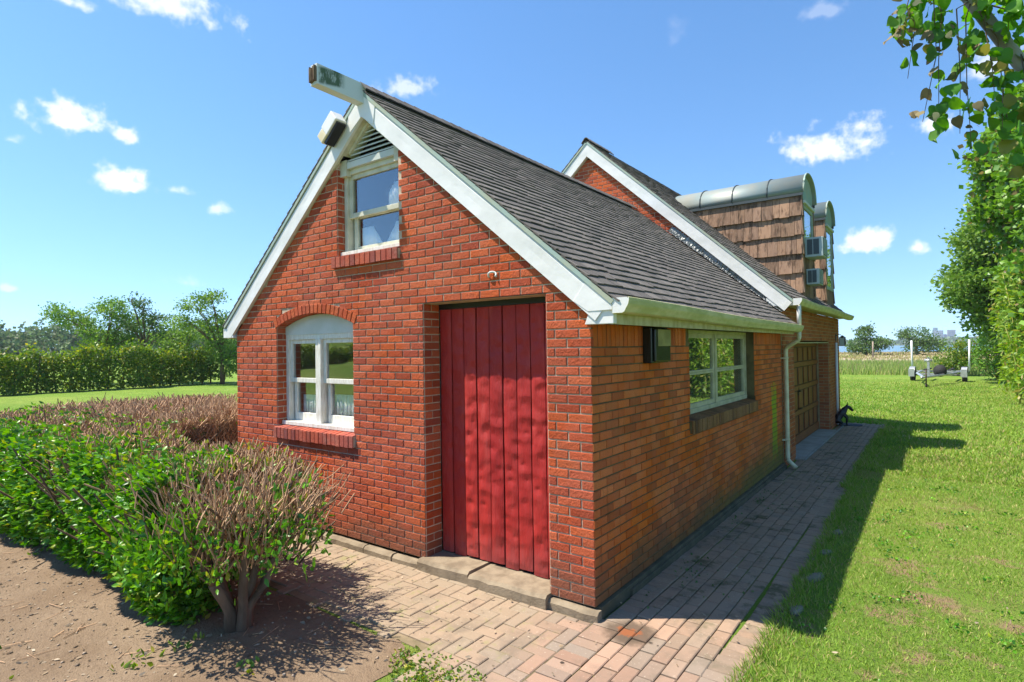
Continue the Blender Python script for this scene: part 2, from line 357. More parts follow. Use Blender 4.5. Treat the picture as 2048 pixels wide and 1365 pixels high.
def m_glass(name, tint=(.92, .94, .93), dirt=.0, refl=.10):
    t = NT(name); lw = t.n('ShaderNodeLayerWeight'); lw.inputs['Blend'].default_value = .5
    fac = t.math('ADD', refl, t.math('MULTIPLY', t.math('POWER', lw.outputs['Facing'], 3.0), .8), True)
    g = t.n('ShaderNodeBsdfGlossy'); g.inputs['Roughness'].default_value = .015; g.inputs['Color'].default_value = (.95, .97, 1, 1)
    t.l(t.bump(t.noise(1.7, 1), .05, .02), g.inputs['Normal'])
    tr = t.n('ShaderNodeBsdfTransparent'); tr.inputs['Color'].default_value = (*tint, 1)
    sh = t.n('ShaderNodeMixShader'); t.l(fac, sh.inputs[0]); t.l(tr.outputs[0], sh.inputs[1]); t.l(g.outputs[0], sh.inputs[2])
    out = sh.outputs[0]
    if dirt:
        d = t.n('ShaderNodeBsdfDiffuse'); d.inputs['Color'].default_value = (.55, .56, .50, 1)
        m2 = t.n('ShaderNodeMixShader'); t.val(m2.inputs[0], t.ramp(t.noise(5, 5, .6), .45, .85, dirt*.35, dirt)); t.l(out, m2.inputs[1]); t.l(d.outputs[0], m2.inputs[2]); out = m2.outputs[0]
    return t.done(out)
MT['glass'] = m_glass('window_glass', dirt=.02)
MT['glass_side'] = m_glass('window_glass_dusty', (.7, .74, .62), dirt=.10, refl=.22)
def m_curtain():
    t = NT('curtain_cloth'); W = t.coord('World')
    d = t.n('ShaderNodeBsdfDiffuse'); d.inputs['Color'].default_value = (.93, .94, .94, 1); tl = t.n('ShaderNodeBsdfTranslucent'); tl.inputs['Color'].default_value = (.8, .82, .84, 1)
    t.l(t.bump(t.noise(1, 3, .5, W, stretch=(40, 40, 2)), .6, .02), d.inputs['Normal'])
    m = t.n('ShaderNodeMixShader'); m.inputs[0].default_value = .3; t.l(d.outputs[0], m.inputs[1]); t.l(tl.outputs[0], m.inputs[2])
    return t.done(m.outputs[0])
MT['curtain'] = m_curtain()
MT['interior'] = m_plain('interior_wall', (.30, .28, .24), rough=.9, bump=0)
MT['copper'] = m_plain('verdigris_copper', (.19, .245, .245), (.24, .25, .22), 2.2, .55, .15, 8, metal=.2, bdist=.01)
MT['verdigris'] = m_plain('verdigris_trim', (.30, .40, .36), (.36, .38, .28), 4, .6, .15, 30)
def m_cedar():
    t = NT('cedar_weathered'); W = t.coord('World'); r = t.rnd()
    c = t.mix(r, (.31, .185, .115), (.21, .13, .09)); c = t.hsv(c, v=t.math('ADD', .75, t.math('MULTIPLY', t.math('FRACT', t.math('MULTIPLY', r, 11.1)), .55)))
    c = t.mix(t.ramp(t.noise(1, 5, .65, W, stretch=(14, 14, 3.4)), .47, .66, 0, .85), c, (.05, .03, .02))
    c = t.mix(t.ramp(t.noise(1, 4, .6, W, stretch=(60, 60, 3)), .45, .75, 0, .45), c, (.42, .29, .2))
    return t.done(t.bsdf(c, .9, t.bump(t.noise(1, 4, .6, W, stretch=(90, 90, 4)), .6, .006), 0, .25))
MT['cedar'] = m_cedar()
MT['flashing'] = m_plain('crumpled_flashing', (.32, .33, .33), (.20, .21, .21), 18, .55, .5, 30, metal=.6, bdist=.02)
MT['ac'] = m_plain('ac_casing', (.36, .43, .42), (.30, .36, .34), 4, .5, .1, 30)
MT['ac_dark'] = m_plain('ac_grille', (.05, .065, .07), rough=.6, bump=.2)
MT['lamp_glass'] = m_plain('lamp_glass', (.5, .55, .5), rough=.1, bump=0)
MT['lens'] = m_plain('yellowed_lens', (.66, .55, .32), (.72, .64, .45), 12, .3, .1, 30)
MT['mat'] = m_plain('door_mat', (.045, .055, .075), rough=.95, bump=.6, bscale=150)
MT['galv'] = m_plain('galvanised_steel', (.55, .56, .57), (.42, .43, .44), 8, .4, .1, 30, metal=.6)
MT['pvc'] = m_plain('white_pvc', (.82, .82, .82), rough=.4, bump=0)
MT['tyre'] = m_plain('tyre_rubber', (.025, .025, .025), rough=.85, bump=.2)
MT['wood_post'] = m_plain('grey_post', (.35, .28, .22), (.22, .17, .13), 10, .9, .4, 40)
def m_leaf(name, ca, cb, cc=None, rough=.45, trans=.35, spec=.4, cth=.86):
    t = NT(name); r = t.rnd()
    c = t.mix(t.ramp(r, 0, 1), ca, cb)
    if cc: c = t.mix(t.ramp(t.math('FRACT', t.math('MULTIPLY', r, 7.7)), cth, cth+.07), c, cc)
    c = t.hsv(c, v=t.math('ADD', .75, t.math('MULTIPLY', t.math('FRACT', t.math('MULTIPLY', r, 17.3)), .5)))
    b = t.bsdf(c, rough, None, 0, spec); tl = t.n('ShaderNodeBsdfTranslucent'); t.l(t.hsv(c, .49, 1.1, 1.5), tl.inputs['Color'])
    m = t.n('ShaderNodeMixShader'); m.inputs[0].default_value = trans; t.l(b, m.inputs[1]); t.l(tl.outputs[0], m.inputs[2])
    return t.done(m.outputs[0])
MT['leaf_shrub'] = m_leaf('leaf_shrub', (.028, .13, .010), (.15, .37, .02), (.28, .36, .03), .38, .33, .45)
MT['leaf_hedge'] = m_leaf('leaf_hedge', (.08, .17, .02), (.20, .28, .03), (.36, .33, .04), .5, .35)
MT['leaf_tree'] = m_leaf('leaf_tree', (.10, .21, .035), (.18, .29, .05), None, .5, .4)
MT['leaf_dark'] = m_leaf('leaf_dark_tree', (.06, .13, .03), (.10, .17, .045), None, .5, .3)
MT['leaf_vine'] = m_leaf('leaf_vine', (.08, .20, .022), (.17, .32, .035), (.20, .15, .06), .42, .35)
MT['leaf_bamboo'] = m_leaf('leaf_bamboo', (.13, .25, .025), (.24, .35, .035), (.32, .28, .07), .5, .4)
MT['leaf_big'] = m_leaf('leaf_big', (.07, .22, .02), (.14, .32, .03), (.20, .20, .04), .4, .5)
MT['leaf_dry'] = m_leaf('leaf_dry', (.13, .12, .055), (.20, .15, .07), (.08, .10, .04), .7, .25)
MT['leaf_shore'] = m_leaf('leaf_shore', (.07, .15, .03), (.11, .18, .045), None, .5, .35)
MT['leaf_wood'] = m_leaf('leaf_wood', (.08, .15, .06), (.14, .20, .085), (.20, .21, .12), .7, .25)
MT['twig'] = m_plain('twig_bare', (.52, .33, .19), (.36, .21, .12), 14, .8, .3, 120, vary=.3)
MT['bark'] = m_plain('bark_brown', (.20, .13, .085), (.11, .07, .045), 12, .9, .8, 40, stretch=(1, 1, .25), bdist=.01)
MT['bark_grey'] = m_plain('bark_grey', (.30, .29, .29), (.2, .19, .19), 12, .85, .6, 50, stretch=(1, 1, .3))
MT['grass'] = m_leaf('grass_blade', (.13, .28, .025), (.26, .37, .05), (.42, .36, .14), .6, .35, cth=.76)
MT['meadow'] = m_leaf('meadow_blade', (.19, .30, .06), (.32, .36, .11), (.42, .30, .18), .8, .4)
MT['reed'] = m_leaf('reed_blade', (.34, .28, .12), (.30, .30, .10), (.36, .24, .16), .8, .3)
MT['debris'] = m_leaf('leaf_litter', (.34, .27, .19), (.24, .17, .10), (.55, .46, .32), .8, .1)
def m_dirt():
    t = NT('dirt'); W = t.coord('World')
    c = t.mix(t.ramp(t.noise(1.3, 6, .62, W), .35, .68), (.20, .137, .085), (.26, .187, .122))
    c = t.mix(t.ramp(t.noise(24, 5, .65, W), .52, .72, 0, .55), c, (.125, .083, .055)); c = t.mix(t.ramp(t.noise(75, 3, .6, W), .64, .76, 0, .6), c, (.40, .30, .21))
    h = t.math('ADD', t.noise(16, 6, .7, W), t.math('MULTIPLY', t.noise(90, 3, .7, W), .45))
    return t.done(t.bsdf(c, .97, t.bump(h, .9, .03), 0, .2))
MT['dirt'] = m_dirt()
def m_lawn():
    t = NT('lawn'); W = t.coord('World')
    c = t.mix(t.ramp(t.noise(.32, 5, .6, W, stretch=(.35, 1, 1)), .38, .66), (.15, .27, .028), (.25, .33, .055))
    c = t.mix(t.ramp(t.noise(2.1, 6, .65, W), .45, .75, 0, .55), c, (.095, .19, .02)); c = t.mix(t.ramp(t.noise(38, 4, .7, W), .4, .75, 0, .5), c, (.26, .29, .085))
    sp = t.n('ShaderNodeSeparateXYZ'); t.l(W, sp.inputs[0])
    pat = t.math('MULTIPLY', t.ramp(t.noise(1.9, 6, .68, W), .53, .65), t.math('MULTIPLY', t.ramp(sp.outputs['Y'], 6.5, 4.0), t.ramp(sp.outputs['X'], .9, 1.4)))
    c = t.mix(t.math('MULTIPLY', pat, .95), c, (.36, .235, .14))
    h = t.math('ADD', t.noise(55, 4, .7, W), t.math('MULTIPLY', t.noise(9, 4, .6, W), .6))
    return t.done(t.bsdf(c, .95, t.bump(h, 1.0, .05), 0, .15))
MT['lawn'] = m_lawn()
def m_shore():
    t = NT('shore_ground'); W = t.coord('World')
    c = t.mix(t.ramp(t.noise(.12, 5, .6, W, stretch=(.4, 1.4, 1)), .42, .58), (.30, .27, .11), (.42, .31, .24)); c = t.mix(t.ramp(t.noise(1.1, 4, .6, W), .5, .7, 0, .6), c, (.19, .2, .07))
    return t.done(t.bsdf(c, .95, t.bump(t.noise(5, 4, .7, W), .8, .1)))
MT['shore'] = m_shore()
def m_water():
    t = NT('bay_water'); W = t.coord('World')
    return t.done(t.bsdf((.10, .20, .27), .25, t.bump(t.noise(.4, 4, .6, W, stretch=(.4, 1, 1)), .5, .5), 0, .5))
MT['water'] = m_water()

# ------------------------------------------------------------------ ground, water, far shore
GZ = -0.095                       # lawn level; the pavers' tops are at -0.08
def ground():
    xs = np.unique(np.concatenate([np.linspace(-620, -60, 40), np.linspace(-60, 40, 101), np.linspace(40, 420, 26)]))
    ys = np.unique(np.concatenate([np.linspace(-320, -20, 26), np.linspace(-20, 60, 81), np.linspace(60, 139, 41), [142, 148]]))
    X, Y = np.meshgrid(xs, ys); Z = np.full_like(X, GZ)
    far = np.clip((np.hypot(X+2, Y-8)-16)/25, 0, 1)
    Z += far*0.10*(np.sin(X*.21+.7)*np.cos(Y*.17)+.6*np.sin(X*.093-Y*.11))
    Z += np.clip((-X-22)/30, 0, 1)*np.clip((6-Y)/40, 0, 1)*1.2            # the yard climbs gently beyond the dirt on the left
    Z += np.clip((-Y-14)/60, 0, 1)*np.clip((40-X)/60, 0, 1)*5.0            # and behind the photographer
    Z = np.where(Y > 139.5, -3.2, Z)
    v = np.stack([X, Y, Z], -1).reshape(-1, 3); ny, nx = X.shape
    i = np.arange(ny-1)[:, None]*nx+np.arange(nx-1)[None]; f = np.stack([i, i+1, i+nx+1, i+nx], -1).reshape(-1, 4)
    tag(np_mesh('lawn', v, f, MT['lawn'], smooth=True), kind='structure')
ground()
def sheet(name, pts, z, mat, sub=0.0):
    m = MB(); m.add([(x, y, z) for x, y in pts], [tuple(range(len(pts)))]); return tag(m.build(name, mat), kind='structure')
W_ = sheet('water', [(-1000, 130), (1200, 130), (1200, 1690), (-1000, 1690)], -1.9, MT['water'])
sheet('shore_ground', [(-70, 58), (-30, 56.5), (-8, 57.5), (12, 55), (60, 58), (90, 139), (-130, 139)], GZ+.12, MT['shore'])
def ragged(pts, amp, step, seed):
    rg = random.Random(seed); out = []
    for i, a in enumerate(pts):
        b = pts[(i+1) % len(pts)]; L = math.hypot(b[0]-a[0], b[1]-a[1]); n = max(1, int(L/step))
        for k in range(n):
            t = k/n; out.append((a[0]+(b[0]-a[0])*t+rg.uniform(-amp, amp), a[1]+(b[1]-a[1])*t+rg.uniform(-amp, amp)))
    return out
sheet('dirt', ragged([(-.62, -1.02), (-.72, -1.4), (-.35, -1.9), (-.2, -3.2), (-.6, -6.5), (-9, -8), (-17, -6.5), (-15.5, -.2), (-11, 1.6), (-7.5, .2), (-5.0, -.55), (-4.9, -.98)], .05, .16, 3), GZ+.005, MT['dirt'])
def far_shore():
    m = MB(); n = 90
    for i in range(n):                                                   # low wooded bank
        x0 = -900+i*22; m.add([(x0, 1150, -2.2), (x0+22, 1150, -2.2), (x0+22, 1240, 1.5+1.5*math.sin(i*.7)), (x0, 1240, 1.5+1.5*math.sin((i-1)*.7)), (x0+22, 1700, 6), (x0, 1700, 6)], [(0, 1, 2, 3), (3, 2, 4, 5)])
    tag(m.build('far_shore', MT['leaf_wood']), kind='structure')
far_shore()

# ------------------------------------------------------------------ house
house = tag(empty('brick_house', (-2.4, 6.0, -.08)), 'red brick house with steep charcoal shingle roof, red plank door and cedar dormers', 'house')
def hp(o): o.parent = house; o.matrix_parent_inverse = Matrix.Translation((2.4, -6.0, .08)); return o
def part(mb, name, mat, bevel=0.0): return hp(mb.build(name, mat, bevel=bevel))
C = .0677; BL = .2032; J = .0105
FRONT = lambda s, t, d: (s, d, t)             # a wall facing -y
SIDE = lambda s, t, d: (-d, s, t)             # a wall facing +x
ALLB = []                                      # every wall brick: (area on the picture, wall key, quad, depth, centre)
def px(p):
    q = Vector(p)-CAM; z = q.dot(CF)
    if z < .1: return None
    return (1024+1150.1*q.dot(CR)/z, 682.5-1150.1*q.dot(CU)/z, z)
def brick_quad(m, quad, fn, d0, depth, ch=.004, rnd=0.0):
    cx = sum(a for a, b in quad)/4; cz = sum(b for a, b in quad)/4; ins = []
    for a, b in quad:
        ins.append((a+math.copysign(min(ch, abs(cx-a)*.5), cx-a), b+math.copysign(min(ch, abs(cz-b)*.5), cz-b)))
    vs = [fn(a, b, d0) for a, b in ins]+[fn(a, b, d0+ch*.8) for a, b in quad]+[fn(a, b, d0+depth) for a, b in quad]
    fs = [(0, 1, 2, 3)]+[(4+i, 4+(i+1) % 4, (i+1) % 4, i) for i in range(4)]+[(8+i, 8+(i+1) % 4, 4+(i+1) % 4, 4+i) for i in range(4)]
    m.add(vs, fs, rnd)
def row_pieces(ivs, off, mod=BL):
    out = []
    for a, b in ivs:
        if b-a < .03: continue
        k = math.floor((a-off)/mod); cuts = [a]
        while True:
            k += 1; x = off+k*mod
            if x >= b-.03: break
            if x > a+.03: cuts.append(x)
        cuts.append(b)
        out += list(zip(cuts[:-1], cuts[1:]))
    return out
def sub_iv(ivs, a, b):
    out = []
    for x, y in ivs:
        if b <= x or a >= y: out.append((x, y)); continue
        if a > x: out.append((x, a))
        if b < y: out.append((b, y))
    return out
# --- measures of the front wing
WX, RX, M1 = -4.825, -2.4125, .83             # left corner, ridge line, roof pitch
UA = 4.06                                      # underside of the rake at the ridge, on the wall face
under = lambda x: UA-M1*abs(x-RX)
DOOR = (-1.663, -.38); AW = (-3.961, -2.638); UW = (-2.86, -1.965)
ARC = ((AW[0]+AW[1])/2, (AW[1]-AW[0])/2, .125); AR = (ARC[1]**2+ARC[2]**2)/(2*ARC[2]); AZ = 31*C+ARC[2]-AR
def add_wall(key, rows, fn, z0=0.0, jit=.0025):
    """rows: list of (k, intervals, offset); slanted ends are given as (lo, hi) pairs"""
    for k, ivs, off in rows:
        za, zb = z0+k*C+J/2, z0+(k+1)*C-J/2
        for a, b in row_pieces([(i[0], i[1]) for i in ivs], off):
            sl = next((i for i in ivs if i[0] <= a+1e-6 and i[1] >= b-1e-6), None)
            a0, a1, b0, b1 = a, a, b, b
            cutl = cutr = False
            if len(sl) > 2:
                la, lb = sl[2], sl[3]
                if la and a <= sl[0]+1e-6 or (la and a < la(zb)): a0, a1 = max(a, la(za)), max(a, la(zb)); cutl = True
                if lb and b >= sl[1]-1e-6 or (lb and b > lb(zb)): b0, b1 = min(b, lb(za)), min(b, lb(zb)); cutr = True
            g = gl = J/2; gr = J/2
            if key == 'front' and b > -.001: gr = .003
            if key == 'side' and a < .001: gl = .003
            q = [(a0+gl, za), (b0-gr, za), (max(b1-gr, a1+gl+.001), zb), (a1+gl, zb)]
            if b0-a0 < .035: continue
            p = [px(fn(s, t, 0)) for s, t in q]
            area = 0.0
            if all(p) and all(-40 < u[0] < 2088 and -40 < u[1] < 1405 for u in p):
                area = abs(sum(p[i][0]*p[(i+1) % 4][1]-p[(i+1) % 4][0]*p[i][1] for i in range(4)))/2
            if cutl or cutr: area = 0.0
            if key == 'front' and p[0] and p[0][0] < 700 and p[0][1] > 845: area *= .05
            ALLB.append([area, key, q, fn, random.uniform(-jit, jit*.6)])
def backing(mb, rows, fn, d0, d1, z0=0.0):
    for k, ivs, off in rows:
        za, zb = z0+k*C, z0+(k+1)*C
        for i in ivs:
            if len(i) > 2:
                la, lb = i[2], i[3]
                q = [(la(za) if la else i[0], za), (lb(za) if lb else i[1], za), (lb(zb) if lb else i[1], zb), (la(zb) if la else i[0], zb)]
                if q[2][0] < q[3][0]: mid = (q[2][0]+q[3][0])/2; q[2] = (mid+.001, zb); q[3] = (mid-.001, zb)
            else: q = [(i[0], za), (i[1], za), (i[1], zb), (i[0], zb)]
            if i[1]-i[0] > .004: mb.prism(q, fn, d0, d1)
# front wall rows
rows = []
for k in range(0, 61):
    za, zb = k*C, (k+1)*C; zm = (za+zb)/2
    lo, hi, la, lb = WX, 0.0, None, None
    if zb > under(0):
        la = lambda z: max(WX, RX-(UA-z)/M1); lb = lambda z: min(0.0, RX+(UA-z)/M1)
        lo, hi = la(za), lb(za)
    if hi-lo < .1: break
    ivs = [(lo, hi)]; arch_cut = False
    if k < 33: ivs = sub_iv(ivs, *DOOR)
    if 13 <= k < 15: ivs = sub_iv(ivs, AW[0]-.03, AW[1]+.03)
    elif 15 <= k < 31: ivs = sub_iv(ivs, *AW)
    elif zm < AZ+AR+.10 and k >= 31:
        h2 = (AR+.105)**2-(za+.01-AZ)**2
        wf = lambda z: min(math.sqrt(max(0.0, (AR+.108)**2-(z-AZ)**2)), ARC[1]+.06)
        arch_cut = True
        wa_ = wf(zb); ivs = sub_iv(ivs, ARC[0]-wa_-1e-5, ARC[0]+wa_+1e-5)
    if 39.4 <= k < 41: ivs = sub_iv(ivs, UW[0]-.06, UW[1]+.02)
    elif k >= 41: ivs = sub_iv(ivs, *UW)
    iv2 = []
    for a, b in ivs:
        fa = la if la and abs(a-lo) < 1e-6 else None; fb = lb if lb and abs(b-hi) < 1e-6 else None
        if arch_cut and wa_ > 0 and abs(a-ARC[0]-wa_) < 1e-3: fa = lambda z, wf=wf: ARC[0]+wf(z)
        if arch_cut and wa_ > 0 and abs(b-ARC[0]+wa_) < 1e-3: fb = lambda z, wf=wf: ARC[0]-wf(z)
        iv2.append((a, b, fa, fb) if (fa or fb) else (a, b))
    rows.append((k, iv2, 0.0 if k % 2 else -BL/2))
add_wall('front', rows, FRONT)
mb = MB(); backing(mb, [(k, [((i[0], min(i[1], -.009))+tuple(i[2:])) for i in iv], o) for k, iv, o in rows], FRONT, .007, .20)
wall_front = part(mb, 'front_wall', MT['mortar'])
# side wall rows (y 0..6.1)
SW = (1.985, 4.455); LEN = 6.1
rows = []
for k in range(27):
    ivs = [(0.0, LEN)]
    if 14.4 <= k < 16.6: ivs = sub_iv(ivs, SW[0]-.03, SW[1]+.03)
    elif k >= 16: ivs = sub_iv(ivs, *SW)
    rows.append((k, ivs, BL/2 if k % 2 else 0.0))
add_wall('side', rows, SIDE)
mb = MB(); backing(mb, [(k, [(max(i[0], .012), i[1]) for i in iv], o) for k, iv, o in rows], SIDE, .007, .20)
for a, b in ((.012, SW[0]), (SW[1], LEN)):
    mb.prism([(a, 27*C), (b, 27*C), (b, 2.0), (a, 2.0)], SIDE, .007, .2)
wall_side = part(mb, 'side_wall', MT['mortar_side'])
for a, b in ((.03, SW[0]-.09), (SW[1], LEN-.01)):                        # soldier course under the eave
    n = int((b-a)/.0677); w = (b-a)/n
    for i in range(n):
        q = [(a+i*w+.005, 27*C+.005), (a+(i+1)*w-.005, 27*C+.005), (a+(i+1)*w-.005, 1.998), (a+i*w+.005, 1.998)]
        ALLB.append([0.0, 'side', q, SIDE, random.uniform(-.003, .003)])
# right-hand and back walls of the wing
mb = MB(); mb.box(WX, WX+.2, .2, 6.09, 0, 2.06); wall_left = part(mb, 'left_wall', MT['brick'])
# --- main house measures
RX2, M2, UA2, MY, MF = -3.33, .915, 5.46, 6.1, 12.5
under2 = lambda x: UA2-M2*abs(x-RX2)
top1 = lambda x: 4.35-M1*abs(x-RX)            # wing roof top
rows = []
for k in range(28, 80):
    za, zb = k*C, (k+1)*C
    r = min(0.0, RX2+(UA2-za)/M2); l = max(-6.6, RX2-(UA2-za)/M2)
    if zb > UA2: break
    lbf = (lambda z: min(0.0, RX2+(UA2-z)/M2)) if zb > under2(0) else None
    laf = (lambda z: max(-6.6, RX2-(UA2-z)/M2)) if zb > under2(0) else None
    # only what stands clear of the wing's roof carries modelled bricks
    ivs = [(l, r, laf, lbf)] if lbf else [(l, r)]
    rows.append((k, ivs, 0.0 if k % 2 else -BL/2))
mb = MB(); fn_main = lambda s, t, d: (s, MY+d, t)
backing(mb, rows, fn_main, .007, .2); wall_gable = part(mb, 'gable_wall', MT['mortar'])
keep = []
for k, ivs, off in rows:
    i = ivs[0]
    if (k+1)*C > top1(RX)+.05: keep.append((k, ivs, off)); continue
    x0 = RX+(top1(RX)-(k*C)-.12)/M1
    if x0 < i[1]-.05: keep.append((k, [(max(x0, i[0]), i[1])+((None, i[3]) if len(i) > 2 else (None, None))], off))
n0 = len(ALLB); add_wall('gable', keep, fn_main)
GO = (7.0, 10.85); GH = 1.87                     # garage opening
rows = []
for k in range(-2, 36):
    ivs = [(MY+.02, MF)]
    if k*C < GH-.03: ivs = sub_iv(ivs, *GO)
    rows.append((k, ivs, BL/2 if k % 2 else 0.0))
fn_g = lambda s, t, d: (.012-d, s, t)
add_wall('garage', rows, fn_g)
mb = MB(); backing(mb, rows, fn_g, .007, .25); wall_garage = part(mb, 'garage_wall', MT['mortar_garage'])
mb = MB(); mb.box(-6.6, -.24, MF-.2, MF, -.1, 2.4); mb.box(-6.6, -6.4, MY, MF-.2, -.1, 2.4); mb.prism([(-6.4, 2.4), (-.3, 2.4), (RX2, 5.3)], lambda a, b, d: (a, d, b), MF-.2, MF-.02)
part(mb, 'rear_wall', MT['brick_garage'])
# bricks: the 300 that show largest one by one, the rest joined
WALLP = {'front': (wall_front, 'brick'), 'side': (wall_side, 'brick_side_bounce'), 'gable': (wall_gable, 'brick'), 'garage': (wall_garage, 'brick_garage')}
order = sorted(range(len(ALLB)), key=lambda i: -ALLB[i][0]); single = set(order[:300]); cache = {}; rest = {}
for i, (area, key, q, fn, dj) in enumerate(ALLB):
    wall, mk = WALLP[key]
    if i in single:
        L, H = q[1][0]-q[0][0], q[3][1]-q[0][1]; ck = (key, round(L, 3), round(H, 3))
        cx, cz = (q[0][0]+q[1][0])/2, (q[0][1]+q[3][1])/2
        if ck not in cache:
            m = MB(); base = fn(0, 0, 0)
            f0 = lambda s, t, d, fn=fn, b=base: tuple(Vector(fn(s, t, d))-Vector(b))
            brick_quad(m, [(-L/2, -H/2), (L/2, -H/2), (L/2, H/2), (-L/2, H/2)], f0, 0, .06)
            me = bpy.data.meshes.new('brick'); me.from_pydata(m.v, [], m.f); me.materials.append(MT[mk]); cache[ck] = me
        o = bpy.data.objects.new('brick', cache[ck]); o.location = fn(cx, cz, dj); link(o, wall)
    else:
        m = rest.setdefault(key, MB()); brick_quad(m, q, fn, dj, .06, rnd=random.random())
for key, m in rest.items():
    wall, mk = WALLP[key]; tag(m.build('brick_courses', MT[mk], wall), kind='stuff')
# --- footing stones under the walls
def stone(m, x0, x1, y0, y1, z0, z1, seed, amp=.008):
    rg = random.Random(seed); n = max(2, int((x1-x0)/.1)); vs = []; fs = []
    for i in range(n+1):
        x = x0+(x1-x0)*i/n; e = rg.uniform(-amp, amp); h = rg.uniform(-amp, amp)*.6
        vs += [(x, y0+e, z0), (x, y0+e*.8-.002, z1-.022+h), (x, y0+.022+e, z1+h), (x, y1, z1+h*.5), (x, y1, z0)]
    for i in range(n):
        for k in range(4): fs.append((i*5+k, i*5+k+5, i*5+k+6, i*5+k+1))
    fs += [(4, 3, 2, 1, 0), tuple(n*5+k for k in range(5))]
    m.add(vs, fs)
foot = hp(empty('footing', (0, 0, 0))); foot.location = (0, 0, 0)
for i, (a, b) in enumerate(((-4.83, -3.9), (-3.885, -3.1), (-3.08, -2.45), (-2.43, -2.05), (-2.035, -1.69), (-.40, .035))):
    m = MB(); stone(m, a, b, -.05+random.uniform(-.008, .008), .02, -.13, -.016+random.uniform(-.006, .004), i); m.build('footing_stone', MT['concrete'], foot)
for i, (a, b) in enumerate(((-1.70, -1.13), (-1.112, -.37))):
    m = MB(); stone(m, a, b, -.075, .225, -.13, .018-i*.006, 30+i, .012); part(m, 'threshold_stone', MT['concrete'])
m = MB(); m.box(-.02, .03, .03, 6.1, -.13, 0.0); m.box(-.03, .05, .5, 6.1, -.13, -.03); part(m, 'side_footing', MT['concrete_dark'], .006)

# --- plank door
door = hp(empty('plank_door')); door.location = (0, 0, 0)
n = 9; w = (DOOR[1]-DOOR[0]-.01)/n
for i in range(n):
    rg = random.Random(50+i); x0 = DOOR[0]+.005+i*w; m = MB(); zb = .028+rg.uniform(-.012, .012)
    dj = rg.uniform(-.004, .004); K = 40; vs = []; fs = []
    nx = 5
    for r_ in range(K+1):
        z = zb+(2.185-zb)*r_/K
        for c_ in range(nx+1):
            u = c_/nx; edge = .006 if c_ in (0, nx) else 0.0
            adz = .0035*math.sin(z*22+i*1.7+3*math.sin(u*2.4+i))*math.sin(u*math.pi)+rg.uniform(-.0008, .0008)
            vs.append((x0+.005+(w-.010)*u+(.002*math.sin(z*5+i) if c_ in (0, nx) else 0), .20+dj+edge+adz, z))
    for r_ in range(K):
        for c_ in range(nx): b = r_*(nx+1)+c_; fs.append((b, b+1, b+nx+2, b+nx+1))
    m.add(vs, fs, 0, True); m.box(x0+.006, x0+w-.006, .215, .24, zb, 2.185)
    m.build('plank', MT['door'], door)
m = MB(); m.box(DOOR[0], DOOR[1], .245, .26, 0, 2.24); m.box(DOOR[0], DOOR[1], .195, .245, 2.187, 2.24); m.build('door_frame', MT['black'], door)
m = MB(); m.tube([(-.47, .195, 1.145), (-.475, .178, 1.15), (-.455, .176, 1.10), (-.45, .19, 1.09)], .006, 6); m.build('latch', MT['iron'], door)
# brick reveals of the door, the arched window and the upper window
def reveal(m, x, face, d1, z0, z1, seed):
    """bricks of a jamb; face +1 looks to +x, -1 to -x"""
    rg = random.Random(seed); k = 0; z = z0
    while z < z1-.02:
        zt = min(z+C, z1)
        for a, b in (((.004, d1),) if k % 2 else ((.004, d1*.5), (d1*.5, d1))):
            fn = lambda s, t, d: (x-face*d, s, t)
            brick_quad(m, [(a+.004, z+J/2), (b-.004, z+J/2), (b-.004, zt-J/2), (a+.004, zt-J/2)] if face > 0 else [(b-.004, z+J/2), (a+.004, z+J/2), (a+.004, zt-J/2), (b-.004, zt-J/2)], fn, rg.uniform(-.002, .002), .01, rnd=rg.random())
        z = zt; k += 1
m = MB(); reveal(m, DOOR[0]+.006, 1, .20, 0, 33*C, 1); reveal(m, AW[0]+.006, 1, .15, 15*C, 31*C, 2); reveal(m, UW[0]+.006, 1, .14, 41*C, 3.70, 3)
reveal(m, DOOR[1]-.006, -1, .20, 0, 33*C, 4); reveal(m, AW[1]-.006, -1, .15, 15*C, 31*C, 5); reveal(m, UW[1]-.006, -1, .14, 41*C, 3.70, 6)
tag(m.build('reveal_bricks', MT['brick'], wall_front), kind='stuff')
m = MB(); m.box(DOOR[0]+.001, DOOR[1]-.001, .004, .195, 33*C+.001, 33*C+.012); m.build('lintel', MT['black'], wall_front)

# --- windows
def rowlock(win, x0, x1, z0, z1, y0, y1, fn, mat, n, drop=.03):
    w = (x1-x0)/n
    for i in range(n):
        a, b = x0+i*w+.005, x0+(i+1)*w-.005; e = random.uniform(-.003, .003)
        m = MB(); vs = [fn(s, t, d) for s in (a, b) for t, d in ((z0+e, y0+e), (z1-drop+e, y0+e), (z1, y1), (z0, y1))]
        m.add(vs, [(0, 4, 5, 1), (1, 5, 6, 2), (2, 6, 7, 3), (3, 7, 4, 0), (0, 1, 2, 3), (7, 6, 5, 4)]); m.build('sill_brick', mat, win, bevel=.003)
    m = MB(); m.prism([(x0+.004, z0+.008), (x1-.004, z0+.008), (x1-.004, z1-drop-.004), (x0+.004, z1-drop-.004)], fn, y0+.012, y1); m.build('sill_mortar', MT['mortar'] if fn is FRONT else MT['mortar_side'], win)
def bar(win, name, x0, x1, z0, z1, y0, y1, mat='white_wood', bevel=.003, fn=FRONT):
    m = MB(); m.prism([(x0, z0), (x1, z0), (x1, z1), (x0, z1)], fn, y0, y1); return m.build(name, MT[mat], win, bevel=bevel)
